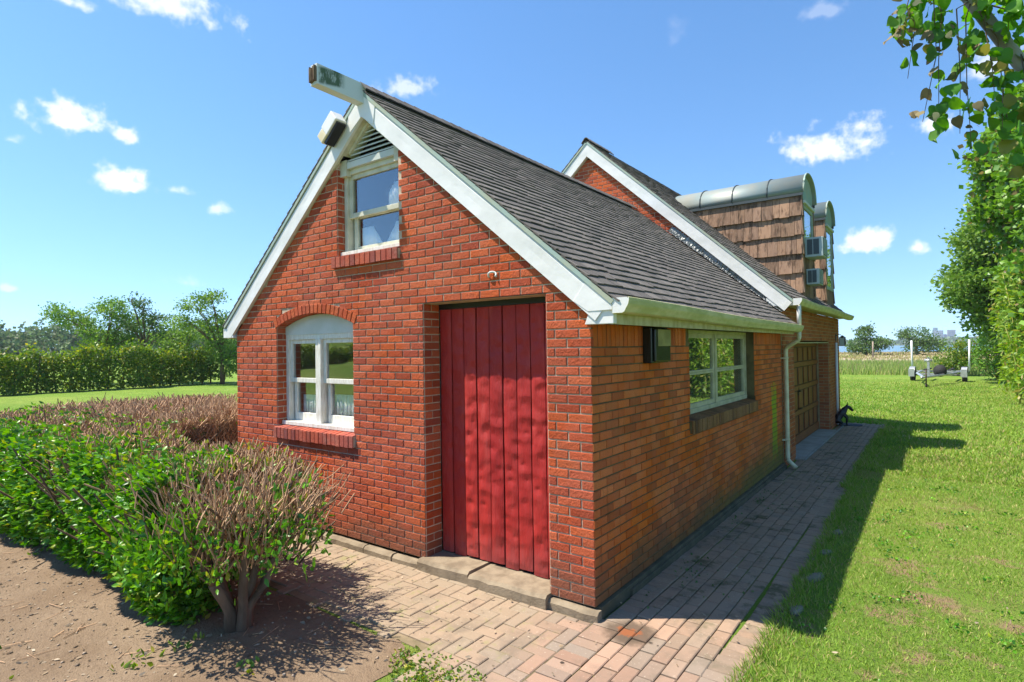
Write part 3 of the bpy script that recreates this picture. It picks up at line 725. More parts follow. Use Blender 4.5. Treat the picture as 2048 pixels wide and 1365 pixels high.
def sash(win, x0, x1, z0, z1, y, st=.045, bot=.05, top=.045, mat='white_wood', glass='glass', fn=FRONT, th=.035):
    s = MB()
    for q in ((x0, x0+st, z0, z1), (x1-st, x1, z0, z1)): s.prism([(q[0], q[2]), (q[1], q[2]), (q[1], q[3]), (q[0], q[3])], fn, y, y+th)
    for q in ((x0+st, x1-st, z0, z0+bot), (x0+st, x1-st, z1-top, z1)): s.prism([(q[0], q[2]), (q[1], q[2]), (q[1], q[3]), (q[0], q[3])], fn, y+.001, y+th-.001)
    o = s.build('sash', MT[mat], win, bevel=.003)
    g = MB(); g.prism([(x0+st, z0+bot), (x1-st, z0+bot), (x1-st, z1-top), (x0+st, z1-top)], fn, y+.018, y+.0215); g.build('pane', MT[glass], win)
    return o
aw = hp(empty('arched_window')); aw.location = (0, 0, 0)
rowlock(aw, AW[0]-.03, AW[1]+.03, 13*C, 15*C+.012, -.035, .12, FRONT, MT['sill'], 20)
xa, xb = AW; z0, z1 = 15*C, 31*C-.17+.03
bar(aw, 'window_sill', xa, xb, z0+.005, z0+.045, .055, .19)
for x in (xa, xb-.055): bar(aw, 'frame_jamb', x, x+.055, z0+.045, z1+.06, .11, .2)
mid = xa+.62; bar(aw, 'mullion', mid-.045, mid+.045, z0+.045, z1, .095, .2)
bar(aw, 'frame_head', xa+.055, xb-.055, z1-.0, z1+.06, .112, .2)
zm = (z0+z1)/2+.02
for a, b in ((xa+.055, mid-.045), (mid+.045, xb-.055)):
    sash(aw, a, b, zm-.02, z1, .13); sash(aw, a+.03, b-.0, z0+.045, zm+.02, .165, bot=.09)
m = MB(); pts = [(xa, z1+.055), (xb, z1+.055), (xb, 31*C)]+[(ARC[0]+AR*math.sin(t), AZ+AR*math.cos(t)) for t in np.linspace(math.asin(ARC[1]/AR), -math.asin(ARC[1]/AR), 21)][1:-1]+[(xa, 31*C)]
m.prism(pts, FRONT, .105, .125); m.build('arch_panel', MT['grey_board'], aw)
n = 21; ta = math.asin(ARC[1]/AR)+.02
for i in range(n):                                                          # the ring of upright bricks
    t0, t1 = -ta+2*ta*i/n+.0025, -ta+2*ta*(i+1)/n-.0025; ra, rb = AR+.003, AR+.10
    q = [(ARC[0]+r*math.sin(t), AZ+r*math.cos(t)) for r, t in ((ra, t0), (ra, t1), (rb, t1), (rb, t0))]
    m = MB(); brick_quad(m, q, FRONT, -.004+random.uniform(-.002, .002), .13); m.build('arch_brick', MT['brick'], aw)
m = MB(); pts = [(ARC[0]+(AR+.004)*math.sin(t), AZ+(AR+.004)*math.cos(t)) for t in np.linspace(-ta, ta, 24)]+[(ARC[0]+(AR+.18)*math.sin(t), AZ+(AR+.18)*math.cos(t)) for t in np.linspace(ta, -ta, 24)]
for i in range(23): m.prism([pts[i], pts[i+1], pts[46-i], pts[47-i]], FRONT, .010, .14)
m.build('arch_mortar', MT['mortar'], aw)
def drape(win, x0, x1, z0, z1, y, amp=.018, waves=9, top=None):
    n = 60; vs = []; fs = []
    for i in range(n+1):
        u = i/n; x = x0+(x1-x0)*u; yy = y+amp*math.sin(u*waves*2*math.pi)+.4*amp*math.sin(u*31)
        vs += [(x, yy, z0), (x, yy, top(u) if top else z1)]
    for i in range(n): fs.append((2*i, 2*i+2, 2*i+3, 2*i+1))
    m = MB(); m.add(vs, fs, 0, True); o = m.build('curtain', MT['curtain'], win); o.modifiers.new('t', 'SOLIDIFY').thickness = .002
drape(aw, xa+.16, mid-.05, z0+.05, zm-.16, .225, .010); drape(aw, mid+.1, xb-.02, z0+.05, zm-.14, .225, .010)
uw = hp(empty('upper_window')); uw.location = (0, 0, 0)
rowlock(uw, UW[0]-.06, UW[1]+.02, 2.655, 41*C+.005, -.04, .11, FRONT, MT['sill'], 13, .02)
xa, xb = UW[0]+.0, UW[1]; z0, z1 = 41*C+.006, 3.60
bar(uw, 'window_sill', xa+.01, xb-.01, z0, z0+.035, .03, .18)
for x in (xa+.006, xb-.056): bar(uw, 'frame_jamb', x, x+.05, z0+.035, z1+.05, .085, .2, 'trim_olive')
bar(uw, 'frame_head', xa+.056, xb-.056, z1, z1+.05, .087, .2, 'trim_olive')
bar(uw, 'vent_sill', xa+.004, xb-.004, z1+.05, z1+.115, .05, .2, 'grey_board')
zm = 3.185
sash(uw, xa+.056, xb-.056, zm-.02, z1, .11, st=.05, mat='trim_olive'); sash(uw, xa+.085, xb-.056, z0+.035, zm+.02, .145, st=.05, bot=.06, mat='trim_olive')
drape(uw, xb-.30, xb-.07, zm+.03, z1-.14, .155, .004, 8, top=lambda u: z1-.16-.25*max(0, .35-u)); drape(uw, xa+.15, xb-.06, z0+.05, 3.1, .188, .004, 9, top=lambda u: 3.07-.22*max(0, 1-abs(u-.5)*4))
bar(uw, 'vent_cheek', xa+.002, xa+.10, z1-.02, under(xa+.05)+.01, .04, .10, 'trim_olive'); bar(uw, 'vent_cheek', xb-.10, xb-.002, z1-.02, under(xb-.05)+.01, .04, .10, 'trim_olive')
nl = 7
for i in range(nl):
    z = z1+.125+i*.045; hw = (UA-.03-z)/M1
    if hw < .03: continue
    hw = min(hw, .44); m = MB(); m.add([(RX-hw, .06, z), (RX+hw, .06, z), (RX+hw*.99, .12, z+.04), (RX-hw*.99, .12, z+.04), (RX-hw, .06, z+.012), (RX+hw, .06, z+.012), (RX+hw*.99, .12, z+.052), (RX-hw*.99, .12, z+.052)],
        [(0, 3, 2, 1), (4, 5, 6, 7), (0, 1, 5, 4), (2, 3, 7, 6), (1, 2, 6, 5), (3, 0, 4, 7)]); m.build('vent_slat', MT['grey_board'], uw)
m = MB(); m.prism([(-3.12, 3.38), (UW[0]+.004, 3.38), (UW[0]+.004, under(UW[0])), (-3.12, under(-3.12))], FRONT, .02, .12); m.build('gable_infill', MT['mortar'], uw)
m = MB(); m.prism([(UW[1]-.004, 3.38), (-1.70, 3.38), (-1.70, under(-1.70)), (UW[1]-.004, under(UW[1]))], FRONT, .02, .12); m.build('gable_infill', MT['mortar'], uw)
m = MB(); m.prism([(RX-.44, z1+.116), (RX+.44, z1+.116), (RX, UA)], FRONT, .15, .17); m.build('vent_backing', MT['black'], uw)
# side window: two casements of two panes
sw = hp(empty('side_window')); sw.location = (0, 0, 0)
rowlock(sw, SW[0]-.03, SW[1]+.03, .968, 1.122, -.035, .13, SIDE, MT['sill_side'], 36)
a, b, z0, z1 = SW[0], SW[1], 1.122, 1.998
MT['frame_cream'] = m_plain('dull_cream_paint', (.50, .47, .32), (.38, .36, .22), 7, .6, .3, 60)
bar(sw, 'frame_head', a, b, z1-.04, z1, .10, .2, 'frame_cream', fn=SIDE); bar(sw, 'frame_bottom', a, b, z0, z0+.05, .10, .2, 'frame_cream', fn=SIDE)
md = (a+b)/2-.06
for q in ((a, a+.04), (b-.04, b), (md-.03, md+.03)): bar(sw, 'frame_post', q[0], q[1], z0+.05, z1-.04, .103, .2, 'frame_cream', fn=SIDE)
zc = 1.545
for q0, q1 in ((a+.04, md-.03), (md+.03, b-.04)):
    sash(sw, q0, q1, z0+.05, zc-.001, .115, .05, .05, .022, 'frame_cream', 'glass_side', SIDE); sash(sw, q0, q1, zc+.001, z1-.04, .115, .05, .022, .045, 'frame_cream', 'glass_side', SIDE)
m = MB()                                                                     # dark rooms behind the windows
m.box(WX+.21, -.21, 1.9, 1.92, 0, 2.02); m.box(WX+.21, -.21, .4, 6.0, -.02, 0); m.box(WX+.21, -.21, .27, 6.0, 2.2, 2.22)
m.box(-3.2, -1.6, 1.4, 1.42, 2.23, 3.4); m.box(-1.5, -1.48, 2.0, 5.9, 0, 2.0)
part(m, 'room_partition', MT['interior'])

# --- roofs
def slope_fn(rx, zr, mm, side):
    ca = 1/math.sqrt(1+mm*mm); sa = mm*ca
    # u down the slope from the ridge, y along, h above the plane
    return lambda u, y, h: (rx+side*(u*ca+h*sa), y, zr-u*sa+h*ca)
ALLS = []
def shingles(key, fn, ulen, y0, y1, expo, wid, rg, clip=None, side=1):
    n = int(ulen/expo)
    for r in range(n+1):
        ub = ulen-r*expo                                                     # butt line
        ua = max(ub-expo*1.45, 0)
        if ub < .03: break
        y = y0-rg.uniform(0, wid)
        while y < y1:
            w = wid*rg.uniform(.62, 1.25); a, b = max(y, y0), min(y+w, y1); y += w
            if b-a < .02: continue
            if clip and not clip(ub, (a+b)/2): continue
            e = rg.uniform(-.012, .012); th = .008+rg.uniform(0, .004); ubb = ub+e+.006*math.sin(a*3+r)
            ALLS.append([key, fn, ua, ubb, a+.002, b-.002, th, rg.random(), side])
def shingle_mesh(m, fn, ua, ub, a, b, th, rnd, side):
    vs = [fn(u, y, h) for y in (a, b) for u, h in ((ua, .001), (ub, .012), (ub, .012+th), (ua, .005))]
    fs = [(1, 5, 6, 2), (2, 6, 7, 3), (0, 1, 2, 3), (7, 6, 5, 4), (0, 4, 5, 1), (3, 7, 4, 0)]
    if side < 0: fs = [tuple(reversed(f)) for f in fs]
    m.add(vs, fs, rnd)
RT1 = 4.32                                     # plane of the wing's roof at the ridge
fR, fL = slope_fn(RX, RT1, M1, 1), slope_fn(RX, RT1, M1, -1)
UL1 = 2.64*math.sqrt(1+M1*M1); Y0 = -.06
roof = MB(); 
for fn, s in ((fR, 1), (fL, -1)):
    vs = [fn(u, y, h) for u in (0, UL1-.02) for y in (Y0+.012, 6.1) for h in (-.03, 0)]
    roof.add(vs, [(0, 1, 3, 2), (4, 6, 7, 5), (0, 4, 5, 1), (2, 3, 7, 6), (0, 2, 6, 4), (1, 5, 7, 3)])
roof1 = part(roof, 'wing_roof', MT['felt'])
rg = random.Random(5)
shingles('wing', fR, UL1, Y0, 6.09, .104, .17, rg); shingles('wing', fL, UL1, Y0, 6.09, .122, .3, rg, side=-1)
RT2 = 5.75; gR, gL = slope_fn(RX2, RT2, M2, 1), slope_fn(RX2, RT2, M2, -1); UL2 = 3.58*math.sqrt(1+M2*M2); MY0 = 6.0; MY1 = 12.62
roof = MB()
for fn in (gR, gL):
    vs = [fn(u, y, h) for u in (0, UL2-.02) for y in (MY0+.012, MY1) for h in (-.03, 0)]
    roof.add(vs, [(0, 1, 3, 2), (4, 6, 7, 5), (0, 4, 5, 1), (2, 3, 7, 6), (0, 2, 6, 4), (1, 5, 7, 3)])
roof2 = part(roof, 'main_roof', MT['felt'])
D1, D2 = (8.03, 9.25), (10.66, 11.86)
DZ = 4.61; DE = .0                             # dormer eave height, front plane
def clear(u, y):
    x, _, z = gR(u, y, 0)
    return not any(d[0]+.03 < y < d[1]-.03 and x < -.03 and z < 4.9 for d in (D1, D2))
shingles('main', gR, UL2, MY0, MY1, .125, .22, rg, clear); shingles('main', gL, UL2, MY0, 7.2, .125, .3, rg, side=-1)
sc = []
for i, s in enumerate(ALLS):
    p = px(s[1](s[3], (s[4]+s[5])/2, .02)); vis = s[8] > 0 and p and 0 < p[0] < 2048
    sc.append((s[5]-s[4])/(p[2]**3) if vis else 0.0)
single = set(sorted(range(len(ALLS)), key=lambda i: -sc[i])[:300]); rest = {}
for i, (key, fn, ua, ub, a, b, th, rr, side) in enumerate(ALLS):
    if i in single:
        c = Vector(fn((ua+ub)/2, (a+b)/2, 0)); m = MB(); shingle_mesh(m, lambda u, y, h: tuple(Vector(fn(u, y, h))-c), ua, ub, a, b, th, 0, side)
        m.build('shingle', MT['shingle'], roof1 if key == 'wing' else roof2, loc=c)
    else: shingle_mesh(rest.setdefault(key, MB()), fn, ua, ub, a, b, th, rr, side)
for key, m in rest.items(): tag(m.build('shingle_courses', MT['shingle'], roof1 if key == 'wing' else roof2), kind='stuff')
def ridge_caps(par, rx, z, y0, y1, mm):
    y = y0
    while y < y1:
        m = MB(); a = .13; ca = 1/math.sqrt(1+mm*mm); sa = mm*ca; yb = min(y+.2, y1)
        sec = [(-a*ca, -a*sa), (-.02, -.002), (.02, -.002), (a*ca, -a*sa)]
        vs = [(rx+sx, yy, z+sz+h+(.01 if yy == y else 0)) for yy in (y, yb) for h in (0, .014) for sx, sz in sec]
        m.add(vs, [(4, 5, 13, 12), (5, 6, 14, 13), (6, 7, 15, 14), (0, 1, 5, 4), (1, 2, 6, 5), (2, 3, 7, 6), (0, 8, 9, 1), (1, 9, 10, 2), (2, 10, 11, 3)]); m.build('ridge_cap', MT['shingle'], par); y += .14
ridge_caps(roof1, RX, RT1+.04, Y0-.01, 6.08, M1)
m = MB()
for k in range(40): pass
ridge_caps(roof2, RX2, RT2+.04, MY0-.01, 7.0, M2)
# rake boards: pressed white metal, a little wavy
def rake(par, fn, ulen, y, depth, mm, name='rake_board', seed=1, thick=.03, u0=0.0, back=.0):
    """depth measured down from the roof plane, square to the slope"""
    n = 160; vs = []; fs = []; rg = random.Random(seed); ph = [rg.uniform(0, 6) for _ in range(4)]
    top = -.032
    for i in range(n+1):
        u = u0+(ulen-u0)*i/n; wv = .0016*math.sin(u*7+ph[0])+.001*math.sin(u*17+ph[1]); w2 = .006*math.sin(u*5+ph[2])
        for h, yy in ((top, y+.008), (top-.022+w2*.5, y-.002), (top-depth*.5, y+wv), (top-depth, y), (top-depth, y+thick)):
            vs.append(fn(u, yy, h))
    for i in range(n):
        for k in range(4): fs.append((i*5+k, i*5+k+1, i*5+k+6, i*5+k+5))
    m = MB(); m.add(vs, fs); o = m.build(name, MT['white'], par); return o
ca1 = 1/math.sqrt(1+M1*M1)
DP1 = (RT1-UA)*ca1-.032
for fn, s in ((fR, 1), (fL, -1)):
    rake(roof1, fn, UL1-.06, -.042, DP1, M1, seed=s+3)
    m = MB(); b0, b1 = .36*math.sqrt(1+M1*M1)*1.25, UL1-.42       # soffit between board and wall
    for ua, ub, yb in ((.02, .62, .15), (.62, UL1-.30, .012)):
        vs = [fn(u, y, h) for u in (ua, ub) for y in (-.02, yb) for h in (-.030-DP1, -.015-DP1)]
        m.add(vs, [(0, 1, 3, 2), (4, 6, 7, 5), (0, 4, 5, 1), (2, 3, 7, 6), (0, 2, 6, 4), (1, 5, 7, 3)])
    m.build('rake_soffit', MT['trim_olive'], roof1)
    m = MB(); vs = [fn(u, y, h) for u in (.06, .57) for y in (.035, .148) for h in (-.060-DP1, -.032-DP1)]   # second, inner board
    m.add(vs, [(0, 1, 3, 2), (4, 6, 7, 5), (0, 4, 5, 1), (2, 3, 7, 6), (0, 2, 6, 4), (1, 5, 7, 3)]); m.build('inner_trim', MT['trim_olive'], roof1)
    m = MB(); vs = [fn(u, y, h) for u in (.0, UL1-.03) for y in (-.054, -.03) for h in (-.034, -.002)]                # drip edge
    m.add(vs, [(0, 1, 3, 2), (4, 6, 7, 5), (0, 4, 5, 1), (2, 3, 7, 6), (0, 2, 6, 4), (1, 5, 7, 3)]); m.build('drip_edge', MT['verdigris'], roof1)
m = MB(); m.prism([(-.035, 1.988), (.19, 1.988), (.19, 2.125), (.02, 2.125)], FRONT, -.032, .02); part(m, 'eave_return', MT['white'], .004)
m = MB(); m.prism([(-.12, under(-.12)), (.0, 2.078), (.20, 2.082), (.20, 2.118), (-.02, 2.288)], FRONT, -.0455, -.02); part(m, 'rake_end', MT['white'], .003)
m = MB(); m.prism([(-5.06, 2.005), (-4.83, 2.005), (-4.88, 2.12), (-5.06, 2.12)], FRONT, -.04, .05); part(m, 'eave_return', MT['white'], .004)
m = MB(); m.box(-5.05, -4.83, .05, 6.05, 2.01, 2.03); m.box(-5.07, -5.05, .02, 6.05, 2.0, 2.14); part(m, 'left_soffit', MT['trim_olive'])
# ridge beam with its rotten end
BT = Vector((-.165, -.42, .095))               # the old beam has sagged and twisted out of line
beam = MB(); beam.add([(RX+sx*.05+t*BT.x, -.03+t*BT.y, zz+t*BT.z) for t in (0, 1) for sx in (-1, 1) for zz in (4.17, 4.36)], [(0, 1, 3, 2), (4, 6, 7, 5), (0, 4, 5, 1), (2, 3, 7, 6), (0, 2, 6, 4), (1, 5, 7, 3)]); bo = part(beam, 'ridge_beam', MT['beam'], .004)
m = MB(); rg = random.Random(9)
for i in range(11): x = RX-.045+BT.x+i*.0082; m.box(x, x+.0075, -.462-rg.uniform(0, .02), -.449, 4.285+rg.uniform(0, .03), 4.44-rg.uniform(0, .05))
m.build('split_end', MT['beam_end'], bo)
m = MB(); m.prism([(RX-.17, 3.945), (RX, 4.055), (RX+.17, 3.945), (RX+.20, 4.13), (RX, 4.30), (RX-.20, 4.13)], FRONT, -.05, -.03); part(m, 'apex_plate', MT['white'], .003)
# eave: fascia, soffit, gutter
def extrude_y(sec, y0, y1, f=None, n=24):
    m = MB(); vs = []; fs = []; k = len(sec)
    for i in range(n+1):
        y = y0+(y1-y0)*i/n; dz, dx = f(y) if f else (0, 0)
        vs += [(x+dx, y, z+dz) for x, z in sec]
    for i in range(n):
        for j in range(k-1): fs.append((i*k+j, (i+1)*k+j, (i+1)*k+j+1, i*k+j+1))
    m.add(vs, fs); return m
m = MB(); m.box(.165, .185, -.03, 6.12, 1.985, 2.15); part(m, 'fascia_board', MT['fascia'])
m = MB(); m.box(.014, .164, .022, 6.08, 1.999, 2.012); part(m, 'soffit_board', MT['fascia'])
ogee = [(.0, .075), (0, 0), (.0, -.02), (.0, -.03), (.075, -.03), (.088, -.022), (.10, .0), (.112, .018), (.118, .03), (.122, .05), (.124, .07), (.115, .074), (.112, .068)]
def gutter(name, x, y0, y1, z0, z1, seed, cap='white'):
    rg = random.Random(seed); ph = rg.uniform(0, 6)
    f = lambda y: (z0+(z1-z0)*(y-y0)/(y1-y0)+.006*math.sin(y*1.3+ph), .003*math.sin(y*2.1+ph))
    m = extrude_y([(x+a, b) for a, b in ogee], y0, y1, f, 40); o = part(m, name, MT['gutter'])
    s = o.modifiers.new('t', 'SOLIDIFY'); s.thickness = .002; s.offset = 1
    for yy, e in ((y0, 1), (y1, -1)):
        dz, dx = f(yy); m = MB(); pts = [(x+a+dx, b+dz) for a, b in ogee[1:-2]]+[(x+.11+dx, .073+dz), (x+dx, .073+dz)]
        m.prism(pts, FRONT, yy+.001*e, yy+.004*e); m.build('end_cap', MT[cap if e > 0 else 'gutter'], o)
    return o
gutter('gutter', .188, -.05, 6.16, 2.085, 2.04, 1)
# downspouts
def pipe(m, pts, r=.034, n=10):
    P = [Vector(p) for p in pts]; out = []
    for i, p in enumerate(P):                                              # round the elbows
        if 0 < i < len(P)-1:
            a = (P[i-1]-p).normalized()*.05; b = (P[i+1]-p).normalized()*.05
            for t in (0, .25, .5, .75, 1): out.append((p+a)*(1-t)**2+2*p*t*(1-t)+(p+b)*t*t)
        else: out.append(p)
    m.tube(out, r, n)
m = MB(); pipe(m, [(.262, 6.06, 2.02), (.262, 6.06, 1.90), (.062, 6.10, 1.78), (.062, 6.10, .04), (.19, 6.02, -.045)]); ds = part(m, 'downspout', MT['downspout'])
for z in (1.62, .36):
    m = MB(); m.tube([(.062, 6.10, z-.018), (.062, 6.10, z+.018)], .039, 10); m.box(.0, .062, 6.03, 6.062, z-.012, z+.012); m.build('strap', MT['downspout'], ds)
m = MB(); pipe(m, [(.27, 6.05, 2.47), (.27, 6.05, 2.10)], .032, 4); part(m, 'downspout', MT['white'])
m = MB(); pipe(m, [(.05, 11.72, 1.86), (.05, 11.72, -.05)], .026, 8); part(m, 'downspout', MT['pvc'])
# main roof trim
ca2 = 1/math.sqrt(1+M2*M2); DP2 = (RT2-UA2)*ca2-.032
for fn, s in ((gR, 1), (gL, -1)):
    rake(roof2, fn, UL2-.05, MY0+.018, DP2, M2, seed=s+11)
    m = MB(); vs = [fn(u, y, h) for u in (.05, UL2-.35) for y in (MY0+.03, MY+.01) for h in (-.030-DP2, -.015-DP2)]
    m.add(vs, [(0, 1, 3, 2), (4, 6, 7, 5), (0, 4, 5, 1), (2, 3, 7, 6), (0, 2, 6, 4), (1, 5, 7, 3)]); m.build('rake_soffit', MT['trim_olive'], roof2)
    m = MB(); vs = [fn(u, y, h) for u in (0, UL2-.03) for y in (MY0+.005, MY0+.08) for h in (-.034, -.002)]
    m.add(vs, [(0, 1, 3, 2), (4, 6, 7, 5), (0, 4, 5, 1), (2, 3, 7, 6), (0, 2, 6, 4), (1, 5, 7, 3)]); m.build('drip_edge', MT['verdigris'], roof2)
m = MB(); m.prism([(-.19, 2.43), (.215, 2.43), (.215, 2.50), (.03, 2.56), (-.19, 2.56)], FRONT, MY0+.03, MY+.03); part(m, 'eave_return', MT['white'], .004)
m = MB(); m.box(.18, .20, MY+.03, MF+.1, 2.42, 2.50); m.box(.014, .179, MY+.02, MF+.05, 2.437, 2.45); part(m, 'fascia_board', MT['fascia'])
gutter('gutter', .205, 5.96, 12.66, 2.455, 2.44, 3)
# crumpled flashing where the wing roof meets the gable wall
n = 150; vs = []; fs = []; rg = random.Random(21)
for i in range(n+1):
    u = .62*math.sqrt(1+M1*M1)+i/n*(UL1-.28-.62*math.sqrt(1+M1*M1))
    for k, (dy, h) in enumerate(((.0, .13), (-.012, .06), (-.02, .035), (-.07, .028), (-.105, .022))):
        vs.append(fR(u+rg.uniform(-.006, .006), 6.085+dy+rg.uniform(-.014, .014)*(k > 0), h+.012+rg.uniform(-.014, .016)*(1 if k < 4 else .3)))
for i in range(n):
    for k in range(4): fs.append((i*5+k, i*5+k+1, i*5+k+6, i*5+k+5))
m = MB(); m.add(vs, fs); m.build('flashing', MT['flashing'], roof1)
# --- dormers
def dormer(d, z0):
    y0, y1 = d; yc = (y0+y1)/2; hw = (y1-y0)/2; rise = .42
    do = hp(empty('dormer')); do.location = (0, 0, 0)
    rx = lambda z: RX2+(RT2-z)/M2                                          # where the roof plane is at height z
    m = MB()                                                                  # walls behind the shingles
    for yy in (y0+.02, y1-.03): m.prism([(rx(2.72), 2.72), (-.02, 2.66), (-.02, DZ), (rx(DZ), DZ)], lambda a, b, dd: (a, dd, b), yy, yy+.01)
    m.box(-.06, -.03, y0+.03, y1-.03, 2.55, DZ); m.build('dormer_wall', MT['cedar'], do)
    # barrel roof
    n = 20; arc = [(yc-(hw+.045)*math.cos(math.pi*i/n), DZ+.005+(rise+.03)*math.sin(math.pi*i/n)**.82) for i in range(n+1)]
    m = MB(); vs = []; fs = []
    xe = -2.42
    for x in (xe, .05):
        for y, z in arc: vs.append((x, y, z))
    for i in range(n): fs.append((i, i+1, n+2+i, n+1+i))
    m.add(vs, fs, 0, True); b = m.build('barrel_roof', MT['copper'], do); sm = b.modifiers.new('t', 'SOLIDIFY'); sm.thickness = .012; sm.offset = 1
    for xs in (-1.85, -1.22, -.58):
        m = MB(); m.tube([(xs, y, z+.006) for y, z in arc], .013, 6); m.build('roof_seam', MT['ac_dark'], do)
    m = MB(); m.tube([(.05, y, z+.004) for y, z in arc], .016, 6); m.build('arch_trim', MT['verdigris'], do)
    for yy in (y0-.045, y1+.0): 
        m = MB(); m.box(-2.2, .03, yy, yy+.045, DZ-.05, DZ+.0); m.build('eave_moulding', MT['ac_dark'], do)
    m = MB(); arc2 = [(yc-(hw-.03)*math.cos(math.pi*i/n), DZ-.10+(rise+.02)*math.sin(math.pi*i/n)**.82) for i in range(n+1)]
    nb = 9
    for i in range(nb):                                                     # upright boards in the arch
        a, c = yc-hw+.04+i*(2*hw-.08)/nb, yc-hw+.04+(i+1)*(2*hw-.08)/nb-.006
        zt = lambda y: DZ-.02+(rise+.0)*max(0, 1-((y-yc)/(hw))**2)**.42
        m = MB(); m.prism([(a, DZ-.12), (c, DZ-.12), (c, zt(c)), (a, zt(a))], SIDE, .005, .03); m.build('arch_board', MT['verdigris'], do)
    # cedar shingles on the near cheek and the front
    rg = random.Random(int(y0*10)); rows = [4.56, 4.19, 3.84, 3.485, 3.135, 2.78, 2.43]
    for r in range(6):
        zt, zb = rows[r], rows[r+1]; xl = rx(zb)-.25; x = -.0-rg.uniform(0, .0)
        while x > max(xl, -2.45):
            w = rg.choice((.09, .12, .15, .17, .2, .23)); a = x-w
            e = rg.uniform(-.012, .012); lean = rg.uniform(-.004, .004)
            m = MB(); vs = [(xx, yy, zz) for xx in (a+.003, x-.003) for yy, zz in ((y0-.034-rg.uniform(0, .012), zb+e), (y0+.012, zb+e), (y0+.014, zt+.03), (y0+.004, zt+.03))]
            vs[4] = (vs[4][0], vs[0][1]+lean, vs[4][2])
            m.add(vs, [(0, 4, 7, 3), (0, 1, 5, 4), (1, 2, 6, 5), (2, 3, 7, 6), (0, 3, 2, 1), (4, 5, 6, 7)]); m.build('cedar_shingle', MT['cedar'], do); x = a
        for ya, yb in ((y0-.02, y0+.12), (y1-.12, y1+.02)):                # corner strips beside the window
            m = MB(); vs = [(xx, yy, zz) for yy in (ya, yb) for xx, zz in ((.028, zb), (-.012, zb), (-.012, zt+.02), (.004, zt+.02))]
            m.add(vs, [(0, 4, 7, 3), (0, 1, 5, 4), (1, 2, 6, 5), (2, 3, 7, 6), (0, 3, 2, 1), (4, 5, 6, 7)]); m.build('cedar_shingle', MT['cedar'], do)
    # window
    wa, wb, za, zb = y0+.13, y1-.13, z0, 4.44
    for i in range(8):
        a_, b_ = wa+i*(wb-wa)/8, wa+(i+1)*(wb-wa)/8-.005; bar(do, 'front_board', a_, b_, 2.45, za-.001, .0, .02, 'cedar', 0, SIDE)
    for q in ((wa, wa+.06, za, zb), (wb-.06, wb, za, zb)): bar(do, 'window_frame', q[0], q[1], q[2], q[3], -.012, .02, 'verdigris', fn=SIDE)
    for q in ((wa+.06, wb-.06, zb-.07, zb), (wa+.06, wb-.06, za, za+.07)): bar(do, 'window_frame', q[0], q[1], q[2], q[3], -.012, .02, 'verdigris', fn=SIDE)
    bar(do, 'window_hood', wa-.04, wb+.04, zb+.0, zb+.05, -.05, .02, 'grey_board', fn=SIDE)
    bar(do, 'pane', wa+.06, wb-.06, za+.07, zb-.07, .006, .012, 'glass', 0, SIDE)
    return do
dormer(D1, 3.70); dormer(D2, 3.05)
# --- garage door
gd = hp(empty('garage_door')); gd.location = (0, 0, 0)
GX = .235
m = MB(); m.box(-GX-.04, -GX, GO[0], GO[1], -.06, GH); m.build('door_leaf', MT['garage_door'], gd)
zr = [-.05, .16, .58, .66, 1.06, 1.14, 1.50, 1.58, 1.87]
for i in range(0, 9, 2):
    z0 = (-.05, .48, .95, 1.40, 1.79)[i//2]; h = (.16, .085, .085, .085, .07)[i//2]
    m = MB(); m.box(-GX+.0, -GX+.025, GO[0]+.02, GO[1]-.02, z0, z0+h); m.build('rail', MT['garage_frame'], gd, bevel=.003)
ny = 7
for i in range(ny):
    y = GO[0]+.06+i*(GO[1]-GO[0]-.1)/ny
    for z0, z1 in ((.111, .479), (.566, .949), (1.036, 1.399), (1.486, 1.789)):
        m = MB(); m.box(-GX+.001, -GX+.018, y, y+.36, z0+.02, z1-.02); m.build('panel', MT['garage_frame'], gd, bevel=.006)
m = MB(); m.tube([(-GX+.03, 8.6, .93), (-GX+.06, 8.6, .93)], .012, 8); m.tube([(-GX+.06, 8.52, .93), (-GX+.06, 8.68, .93)], .01, 8); m.box(-GX+.02, -GX+.03, 8.57, 8.63, .85, 1.0); m.build('handle', MT['iron'], gd)
m = MB(); m.tube([(-GX+.03, 8.52, .60), (-GX+.07, 8.52, .60), (-GX+.07, 8.66, .60), (-GX+.03, 8.66, .60)], .011, 8); m.build('lift_handle', MT['iron'], gd)
m = MB(); m.box(-GX+.0, .008, GO[0], GO[1], GH-.02, GH+.0); m.build('garage_lintel', MT['fascia'], wall_garage)
m = MB(); k = 0
for r in range(-1, 28):                                                      # far jamb of the garage opening
    z = r*C
    for a, b in (((.0, .2),) if r % 2 else ((.0, .1), (.1, .2))):
        brick_quad(m, [(-.2+a+.004, z+.005), (-.2+b-.004, z+.005), (-.2+b-.004, z+C-.005), (-.2+a+.004, z+C-.005)], lambda s, t, d: (s, GO[1]-.004+d, t), 0, .02, rnd=random.random())
tag(m.build('reveal_bricks', MT['brick_garage'], wall_garage), kind='stuff')
m = MB(); m.box(-.30, .13, GO[0]-.05, GO[1]+.02, -.15, -.066); m.box(.135, .17, GO[0]-.05, GO[1]+.9, -.15, -.07); part(m, 'garage_threshold', MT['slab'], .006)

